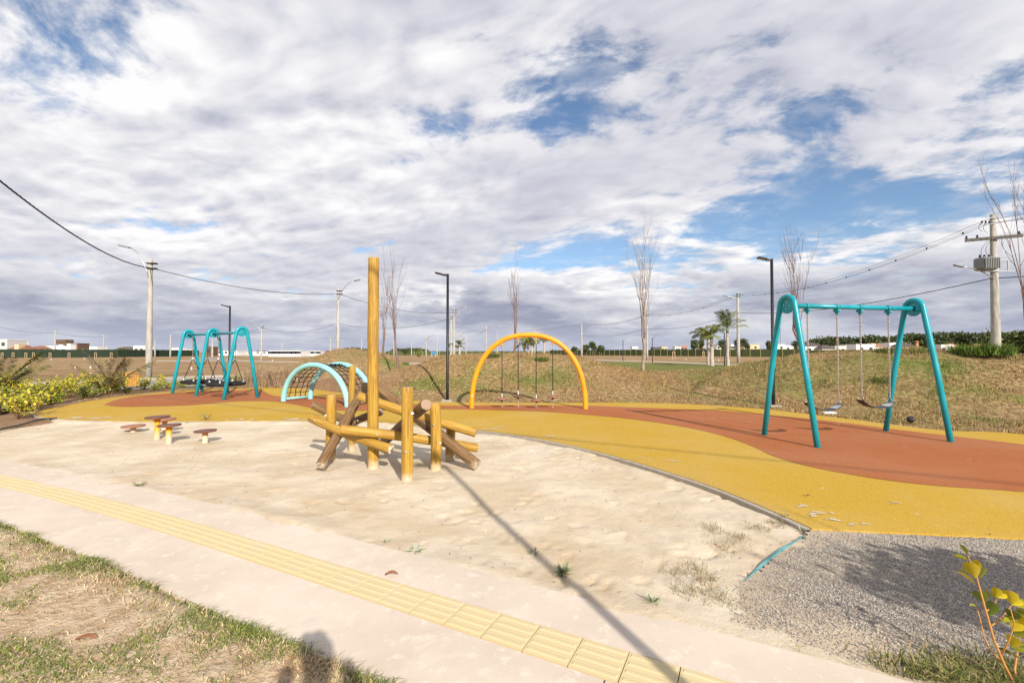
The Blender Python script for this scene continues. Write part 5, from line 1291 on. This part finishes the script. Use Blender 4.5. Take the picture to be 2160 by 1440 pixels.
# ------------------------------------------------------------------ small things
g0 = on_terrain(1921, 893); SPT = empty('spotlight', g0, 'round black garden spotlight on the mound foot at right', 'spotlight'); r = 7 / F * g0[1]
MB().lathe([(.02, -.1), (.015, .06)], 8).build('stake', M_BLACK, SPT)
MB().lathe([(r * .3, -r * .95), (r * .75, -r * .7), (r * .98, -r * .25), (r, .25 * r), (r * .85, r * .6), (r * .5, r * .8)], 16, c=(0, 0, .09), M=Vector((-.4, -.75, .5)).to_track_quat('Z', 'Y').to_matrix()).build('housing', M_BLACK, SPT)
g0 = on_terrain(1747, 871); tag(MB().box((-.16, -.09, -.03), (.16, .09, .03)).build('cover_slab', M_WHITE, bevel=.01), 'small pale concrete cover on the ground behind the left belt swing', 'slab').location = g0
hz_ = [gp(x, y) for x, y in ((-60, 925), (0, 908), (40, 899), (70, 890), (88, 886), (120, 884))]
tag(MB().tube([(q[0], q[1], tz(q[0], q[1]) * 0 + .02) for q in catmull(hz_, 6)] if False else [(q[0], q[1], .025) for q in catmull(hz_, 6)], .018, 8).build('hose', M_BLACK), 'black hose lying on soil at the left end of the rubber', 'hose')
def dry_leaf(x, y, L, lab, z):
    g0 = gp(x, y, z); n = 8; vs, fs = [], []
    for i in range(n + 1):
        t = i / n; w_ = L * .17 * math.sin(math.pi * min(1, t * 1.02)) ** .8; zz = .012 * math.sin(t * 3) + .004
        vs += [(L * (t - .5), -w_, zz + .010), (L * (t - .5), 0, zz), (L * (t - .5), w_, zz + .013)]
    for i in range(n): b = i * 3; fs += [(b, b + 1, b + 4, b + 3), (b + 1, b + 2, b + 5, b + 4)]
    o_ = MB().add(vs, fs, True).build('dry_leaf', plain('leaf_brown', (.30, .135, .065), .6, .3, var=.3, scale=40)); o_.location = g0; o_.rotation_euler = (0, 0, .15); tag(o_, lab, 'leaf', 'dry leaves')
    s = o_.modifiers.new('thick', 'SOLIDIFY'); s.thickness = .0015
dry_leaf(826, 1213, .085, 'curled brown dry leaf lying on the pink pavement', .002)
dry_leaf(182, 1350, .10, 'brown dry leaf lying on the verge at lower left', .03)
dry_leaf(1705, 1047, .05, 'small dead leaf on the yellow rubber', RUBZ)

# ------------------------------------------------------------------ fences far off
def fence(pts, h, pw, lab, m, top=True):
    P = [np.array(q) for q in pts]; e = empty('fence', (*((P[0] + P[-1]) / 2), 0), lab, 'fence', 'boundary fences'); o = e.location
    for a, b in zip(P[:-1], P[1:]):
        L = np.linalg.norm(b - a); n = max(1, int(round(L / pw))); d = (b - a) / L; ang = math.atan2(d[1], d[0])
        pan = pst = None
        for k in range(n):
            c = a + d * (L * (k + .5) / n); hw = L / n / 2 - .06
            if pan is None:
                mm = MB().box((-hw, -.03, .0), (hw, .03, h - .08))
                for r_ in np.linspace(-hw, hw, 9)[1:-1]: mm.box((r_ - .02, -.05, .02), (r_ + .02, -.031, h - .1))
                pan = mm.build('panel', m, e); ob = pan
            else: ob = pan.copy(); C.objects.link(ob)
            ob.location = (c[0] - o.x, c[1] - o.y, random.uniform(-.03, .03)); ob.rotation_euler = (0, 0, ang)
            if pst is None: pst = MB().box((-.07, -.10, -.1), (.07, .10, h + .05)).build('post', M_FPOST if m is M_FENCE else M_FENCEL, e); ob = pst
            else: ob = pst.copy(); C.objects.link(ob)
            c = a + d * (L * k / n); ob.location = (c[0] - o.x, c[1] - o.y, 0); ob.rotation_euler = (0, 0, ang)
    return e
XY = lambda x, Y: ((x - 1080) / F * Y, Y)
fence([XY(-60, 118), XY(100, 122), XY(250, 134), XY(420, 168)], 2.3, 2.9, 'dark green panel fence behind the field at left', M_FENCEL)
fence([XY(1160, 230), XY(1330, 185), XY(1500, 155), XY(1700, 135)], 2.5, 3.0, 'olive green panel fence with pale posts behind the lawn', M_FENCE)
fence([XY(1700, 135), XY(1850, 124), XY(2240, 105)], 2.2, 3.0, 'olive green fence running on behind the right mound', M_FENCE)
fence([XY(820, 215), XY(1160, 230)], 2.0, 4.0, 'far dark fence behind the orange arch', M_FENCE)

# timber stake frames for saplings
for n_, (x, y, Y) in enumerate([(5, 745, 116), (28, 746, 115), (55, 747, 117), (71, 746, 118), (106, 746, 118), (146, 747, 120), (202, 747, 124), (235, 747, 126), (1421, 745, 92), (1484, 745, 120)]):
    X = (x - 1080) / F * Y; e = empty('stake_frame', (X, Y, 0), ('timber sapling stakes, %s from the left before the green fence' % ORD[n_]) if x < 400 else ('timber sapling stakes left of the lawn palms' if x < 1450 else 'timber sapling stakes just behind the close pair of palms'), 'stakes', 'timber sapling stakes')
    h = 1.35 if x < 400 else 1.6
    for s in (-1, 1): MB().box((s * .25 - .04, -.04, -.1), (s * .25 + .04, .04, h)).build('stake', M_STAKE if 'M_STAKE' in globals() else globals().setdefault('M_STAKE', plain('stake_timber', (.50, .38, .24), .8, .2)), e)
    MB().box((-.29, -.06, h - .12), (.29, -.041, h - .02)).build('rail', M_STAKE, e)
# small white lot markers in the field
for n_, (x, y) in enumerate([(5, 763), (51, 774), (57, 774), (68, 760), (108, 759), (159, 777), (191, 777), (178, 757), (404, 780), (575, 761), (683, 762), (1447, 759), (1516, 761), (1600, 762)]):
    g0 = gp(x, y); hh = random.uniform(.18, .30); e = MB().box((-.04, -.04, -.1), (.04, .04, hh)).build('marker_stake', M_WHITE, bevel=.015); e.location = g0
    tag(e, 'small white lot marker, %s from the left in the far fields' % ORD[sorted([5, 51, 57, 68, 108, 159, 191, 178, 404, 575, 683, 1447, 1516, 1600]).index(x)], 'marker', 'white lot markers')

# ------------------------------------------------------------------ far houses
def house(x0, x1, yt, Y, wall, lab, roof=None, rh=0, nwin=2, extra=()):
    X0, X1 = (x0 - 1080) / F * Y, (x1 - 1080) / F * Y; h = dp(x0, yt, Y)[2]; cx_ = (X0 + X1) / 2; wd = X1 - X0; dep = min(9, max(4, wd * .7))
    e = empty('house', (cx_, Y + dep / 2, 0), lab, 'house', 'far houses'); hw = wd / 2; hd = dep / 2; wh = h - rh
    MB().box((-hw, -hd, 0), (hw, hd, wh)).build('wall', HOUSE[wall], e)
    if roof:
        m = MB(); o_ = .4; m.add([(-hw - o_, -hd - o_, wh), (hw + o_, -hd - o_, wh), (hw + o_, hd + o_, wh), (-hw - o_, hd + o_, wh), (-hw * .35, 0, wh + rh), (hw * .35, 0, wh + rh)], [(0, 1, 5, 4), (1, 2, 5), (2, 3, 4, 5), (3, 0, 4), (3, 2, 1, 0)]); m.build('roof', ROOF[roof], e)
    else: MB().box((-hw - .1, -hd - .1, wh), (hw + .1, hd + .1, wh + .22)).build('parapet', HOUSE['white' if wall in ('white', 'grey') else wall], e)
    for k in range(nwin):
        c = -hw + wd * (k + .5) / nwin + random.uniform(-.2, .2); z = max(.9, wh - 1.9)
        MB().box((c - .55, -hd - .04, z), (c + .55, -hd - .002, z + 1.1)).build('window', M_GLASS, e)
    for (a, b, z0, z1, w_) in extra:
        q0, q1 = (a - 1080) / F * Y - cx_, (b - 1080) / F * Y - cx_; MB().box((q0, -hd - .35, dp(a, z1, Y)[2]), (q1, -hd + 2.5, dp(a, z0, Y)[2])).build('block', HOUSE[w_], e)
    return e
house(-40, 15, 717, 150, 'grey', 'tall grey house cut by the left picture edge', nwin=3)
house(14, 36, 720, 165, 'white', 'pale flat-roofed house second from the left edge', nwin=1)
house(18, 52, 727, 140, 'brick', 'house with red-brown tiled roof before the pale one', 'tile', 1.4, 2, [(33, 42, 726, 739, 'cream')])
house(52, 96, 729, 148, 'white', 'white house with long brown roof left of the first thin pole', 'tile', 1.0, 2)
house(97, 141, 731, 150, 'white', 'white house topped by a brown upper block', None, 0, 3, [(120, 140, 716, 726, 'brown'), (126, 134, 724, 739, 'white')])
house(141, 149, 726, 150, 'white', 'narrow white tower beside the brown cube', None, 0, 0)
house(149, 165, 725, 152, 'brown', 'dark brown cube house behind the green fence', None, 0, 1)
house(186, 205, 732, 160, 'white', 'small white box house left of the second thin pole', nwin=1)
house(226, 281, 731, 170, 'cream', 'wide house with dark hipped roof left of the nearest concrete pole', 'dark', 2.0, 3)
house(281, 306, 731, 165, 'white', 'white stepped house beside the nearest concrete pole', None, 0, 2, [(286, 300, 729, 735, 'white')])
house(333, 360, 738, 180, 'brick', 'low brick-coloured house right of the nearest concrete pole', 'orange', .6, 2)
house(362, 380, 735, 185, 'white', 'white house left of the nest swing frame', nwin=1)
house(380, 405, 738, 180, 'white', 'white low house behind the nest swing frame', None, 0, 2)
house(436, 446, 732, 170, 'brown', 'dark brown tower house seen through the nest swing', None, 0, 1)
house(454, 500, 741, 190, 'white', 'low white house behind the nest swing', None, 0, 3)
house(520, 566, 743, 185, 'white', 'low white building left of the long one', None, 0, 3)
lb = house(567, 634, 740.5, 150, 'white', 'long white building with a row of dark openings', None, 0, 14)
house(648, 676, 741, 165, 'white', 'white pavilion right of the long white building', None, 0, 5)
house(676, 706, 742.5, 170, 'brick', 'low pinkish building left of the mound', None, 0, 5)
for i, (x0, x1, yt, w_, r_, lab) in enumerate([(1334, 1346, 732, 'white', None, 'tiny white house left of the lawn lamp'), (1378, 1394, 733, 'dark', None, 'dark little house right of the bare lawn tree'), (1396, 1408, 732, 'cream', None, 'small cream house right of the dark one'), (1424, 1436, 731.5, 'white', None, 'small white house above the fence left of the palms'), (1436, 1449, 730, 'brick', None, 'reddish little house left of the palms'), (1478, 1487, 730, 'cream', None, 'little cream house behind the palm pair'), (1512, 1528, 727, 'white', None, 'white house between the lawn palms'), (1542, 1552, 727, 'white', None, 'white house right of the tallest lawn palm'), (1570, 1602, 727, 'cream', None, 'cream house right of the concrete pole'), (1632, 1655, 727, 'white', None, 'white house behind the left leg of the right swing'), (1655, 1682, 729, 'white', None, 'low white wall house in the left A-frame'), (1698, 1734, 722, 'white', 'dark', 'house with dark brown hipped roof behind the first chain'), (1734, 1762, 727, 'white', 'dark', 'white house right of the dark hipped roof'), (1762, 1784, 731, 'grey', None, 'grey low house between the chains'), (1784, 1806, 728, 'grey', None, 'grey flat house left of the third chain'), (1806, 1846, 727, 'white', None, 'long bright white house between the third and fourth chains'), (1840, 1862, 723, 'white', 'orange', 'white house with orange roof near the fourth chain'), (1874, 1912, 724, 'white', None, 'white house behind the right A-frame'), (1900, 1930, 722, 'grey', 'dark', 'grey gabled house right of the right A-frame'), (1985, 2012, 728, 'grey', None, 'low grey house right of the right swing'), (2004, 2024, 724, 'brick', 'orange', 'brick house with orange roof right of the swing'), (2060, 2088, 725, 'white', 'orange', 'white house with red roof left of the transformer pole')]):
    house(x0, x1, yt, 215 + (i % 3) * 6 if x0 < 1690 else 150 + (i % 3) * 8, w_, lab, r_, 1.3 if r_ else 0, 2)
for x, lab in ((1934, 'slim orange-brick water tower right of the right swing'), (1901, 'orange round tank above the right A-frame')):
    Y = 160; X = (x - 1080) / F * Y; e = empty('water_tower', (X, Y, 0), lab, 'water tower'); h = dp(x, 719, Y)[2]
    MB().lathe([(.45, 0), (.45, h - .6)], 10).build('shaft', HOUSE['brick'], e); MB().lathe([(.55, h - .6), (.55, h), (.3, h + .1)], 10).build('tank', ROOF['orange'], e)
Y = 150; e = empty('sign_board', XY(915, Y) + (0,), 'small blue board far off left of the black lamp post', 'sign'); MB().box((-.8, -.05, .8), (.8, .05, 1.6)).build('board', M_BLUE, e)
for s in (-.6, .6): MB().box((s - .05, -.04, -.1), (s + .05, .04, .8)).build('leg', M_WHITE, e)

# ------------------------------------------------------------------ far trees
PINE = [(.045, .065, .02), (.07, .092, .027), (.032, .048, .015), (.10, .12, .036)]
def crown_cloud(cs, dens, L, pal, org):
    V, Fq, Cc, off = [], [], [], 0
    for (cx, cy, cz, rx, ry, rz) in cs:
        n = int(dens); c = RNG.normal(0, 1, (n, 3)); c /= np.linalg.norm(c, axis=1, keepdims=True)
        lump = 1 + .28 * np.sin(c[:, 0] * 5 + cx) * np.cos(c[:, 2] * 6 + cz) ; rad = RNG.random(n) ** .25 * lump
        P = c * rad[:, None] * np.array([rx, ry, rz]) + np.array([cx, cy, cz]) - np.array(org); d, u = rand_dirs(n, .2)
        v, f, cc = leaf_mesh(P, d, u, L * RNG.uniform(.6, 1.4, n), L * .7 * RNG.uniform(.6, 1.3, n), pick(pal, n, .3)); V.append(v); Fq.append(f + off); Cc.append(cc); off += len(v)
    return np.concatenate(V), np.concatenate(Fq), np.concatenate(Cc)
sil = [(1668, 731), (1700, 724), (1720, 717), (1745, 711), (1775, 713), (1800, 712), (1830, 709), (1860, 711), (1890, 709), (1920, 705), (1950, 707), (1985, 704), (2018, 701), (2050, 705), (2075, 704), (2100, 702), (2140, 702), (2190, 701), (2260, 700)]
cs_ = []
for x in np.arange(1668, 2260, 7.5):
    Y = random.uniform(265, 300); yt = np.interp(x, [a for a, b in sil], [b for a, b in sil]) + random.uniform(-1.2, 2.5); zt = dp(x, yt, Y)[2]; r = random.uniform(3.0, 5.0)
    X = (x - 1080) / F * Y; cs_.append((X, Y, zt - r * .55, r, r, r * .62)); cs_.append((X + random.uniform(-2, 2), Y - 4, zt * .45, r, r, r * .8)); cs_.append((X + random.uniform(-2, 2), Y - 4, zt * .15, r, r, r * .7))
v, f, c = crown_cloud(cs_, 330, 1.1, PINE, (0, 0, 0)); tag(npmesh('far_wood', v, f, M_LEAF, c), 'dark green pine wood along the horizon at right', 'wood', kind='stuff')
cs_ = []
for x0, x1, yt0 in ((716, 782, 733), (824, 900, 734)):
    for x in np.arange(x0, x1, 5): Y = random.uniform(280, 300); zt = dp(x, yt0 + random.uniform(-1, 3) + 5 * abs((x - x0) / (x1 - x0) - .5) ** 2 * 4, Y)[2]; X = (x - 1080) / F * Y; cs_.append((X, Y, zt * .55, 2.6, 2.6, zt * .42))
v, f, c = crown_cloud(cs_, 260, .9, PINE, (0, 0, 0)); tag(npmesh('far_wood', v, f, M_LEAF, c), 'low dark wood on the horizon behind the tall log', 'wood', kind='stuff')
def far_tree(x, Y, yt, wpx, lab, pal=PINE, flat=.55, base=.35, dens=900, L=.45, grp='far round trees'):
    X = (x - 1080) / F * Y; h = dp(x, yt, Y)[2]; w_ = wpx / F * Y / 2; e = empty('tree', (X, Y, 0), lab, 'tree', grp); rr = random.Random(int(x))
    m = MB(); m.tube([(0, 0, -.2), (.1, 0, h * .4), (0, 0, h * .8)], [.28, .22, .10], 7)
    cs = []
    for k in range(6):
        a = k * 1.05 + rr.random(); q = (math.cos(a) * w_ * .55 * rr.uniform(.4, 1), math.sin(a) * w_ * .5, h * rr.uniform(base + .12, .86)); m.tube([(0, 0, h * .45), q], [.12, .05], 5); cs.append((*q, w_ * .5, w_ * .5, h * (1 - base) * .30 * flat * 1.6))
    cs.append((0, 0, h * .84, w_ * .55, w_ * .5, h * .15))
    m.build('trunk', M_BARKR, e); v, f, c = crown_cloud(cs, dens / 7, L, pal, (0, 0, 0)); npmesh('crown', v, f, M_LEAF, c, parent=e)['kind'] = 'stuff'
for x, yt, wpx, lab in ((1212, 731, 20, 'far round tree left of the arch-side pole'), (1236, 727, 18, 'far round tree at the pole right of the orange arch'), (1250, 720, 20, 'taller far tree right of the orange arch'), (1268, 728, 18, 'small far tree right of the taller one'), (1464, 717, 15, 'slim far pine left of the palm pair'), (1480, 717, 12, 'slim far pine beside the palm pair'), (1524, 716, 26, 'wide far pine left of the tallest lawn palm'), (1556, 714, 18, 'far pine just left of the concrete pole'), (1572, 714, 20, 'far pine right of the concrete pole'), (1622, 718, 16, 'far round tree beside the tall black lamp'), (1680, 719, 22, 'far tree inside the left A-frame'), (855, 736, 20, 'far dark tree right of the tall log')):
    far_tree(x, 190, yt, wpx, lab)
for x, yt, wpx, lab in ((884, 734, 12, 'small yellow-green far tree'), (254, 733, 16, 'far shrub tree above the fence near the nearest concrete pole'), (180, 736, 18, 'pale green far tree left of the small white box house')): far_tree(x, 140, yt, wpx, lab, [(.20, .22, .05), (.14, .17, .04)], .6, .2, 700, .3)
DG = [(.06, .085, .02), (.10, .13, .03), (.04, .06, .016), (.15, .18, .04)]
for x, Y, yt, wpx, lab in ((2108, 60, 704, 60, 'dense dark tree behind the transformer pole'), (2150, 52, 699, 70, 'dense green tree right of the transformer pole'), (2200, 50, 698, 70, 'dense green tree at the right picture edge')):
    far_tree(x, Y, yt, wpx, lab, DG, .9, .08, 2600, .28, 'dense trees at right')

# ------------------------------------------------------------------ the photographer, whose shadow falls on the pavement
def skin_body(name, verts, edges, rad, m, parent, sub=2):
    me = bpy.data.meshes.new(name); me.from_pydata([tuple(q) for q in verts], edges, []); o_ = bpy.data.objects.new(name, me); C.objects.link(o_); o_.parent = parent
    md = o_.modifiers.new('skin', 'SKIN'); md.use_smooth_shade = True
    for sv_, r_ in zip(me.skin_vertices[0].data, rad): sv_.radius = r_ if isinstance(r_, tuple) else (r_, r_)
    me.skin_vertices[0].data[0].use_root = True
    s_ = o_.modifiers.new('sub', 'SUBSURF'); s_.levels = s_.render_levels = sub; me.materials.append(m); return o_
PE = empty('person', (.12, -.34, 0), 'person in dark clothes behind the viewer, whose shadow falls on the pavement', 'person')
V = [(0, 0, .96), (0, 0, 1.15), (0, -.01, 1.36), (0, -.01, 1.48), (0, .01, 1.53), (0, .025, 1.60), (0, .03, 1.69), (.10, 0, .92), (.12, .02, .50), (.13, -.02, .10), (.13, .10, .03), (-.10, 0, .92), (-.12, .02, .50), (-.13, -.02, .10), (-.13, .10, .03),
     (.17, -.01, 1.42), (.20, .06, 1.20), (.06, .20, 1.49), (-.17, -.01, 1.42), (-.20, .06, 1.20), (-.22, .20, 1.47)]
Ed = [(0, 1), (1, 2), (2, 3), (3, 4), (4, 5), (5, 6), (0, 7), (7, 8), (8, 9), (9, 10), (0, 11), (11, 12), (12, 13), (13, 14), (2, 15), (15, 16), (16, 17), (2, 18), (18, 19), (19, 20)]
Rd = [(.15, .11), (.135, .10), (.16, .11), (.06, .06), (.06, .065), (.085, .10), (.065, .08), .09, .062, .045, .04, .09, .062, .045, .04, .07, .05, .035, .07, .05, .035]
skin_body('body', V, Ed, Rd, plain('dark_clothes', (.06, .06, .075), .9, .1), PE)
# camera in the hands
cmr = empty('photo_camera', (0, -.085, 1.53), 'black photo camera held by the person behind the viewer', 'camera'); MB().box((-.065, -.03, -.045), (.065, .02, .045)).build('body', M_BLACK, cmr, bevel=.008); MB().lathe([(.032, .02), (.032, .06)], 14, M=Vector((0, 1, 0)).to_track_quat('Z', 'Y').to_matrix()).build('lens', M_BLACK, cmr)
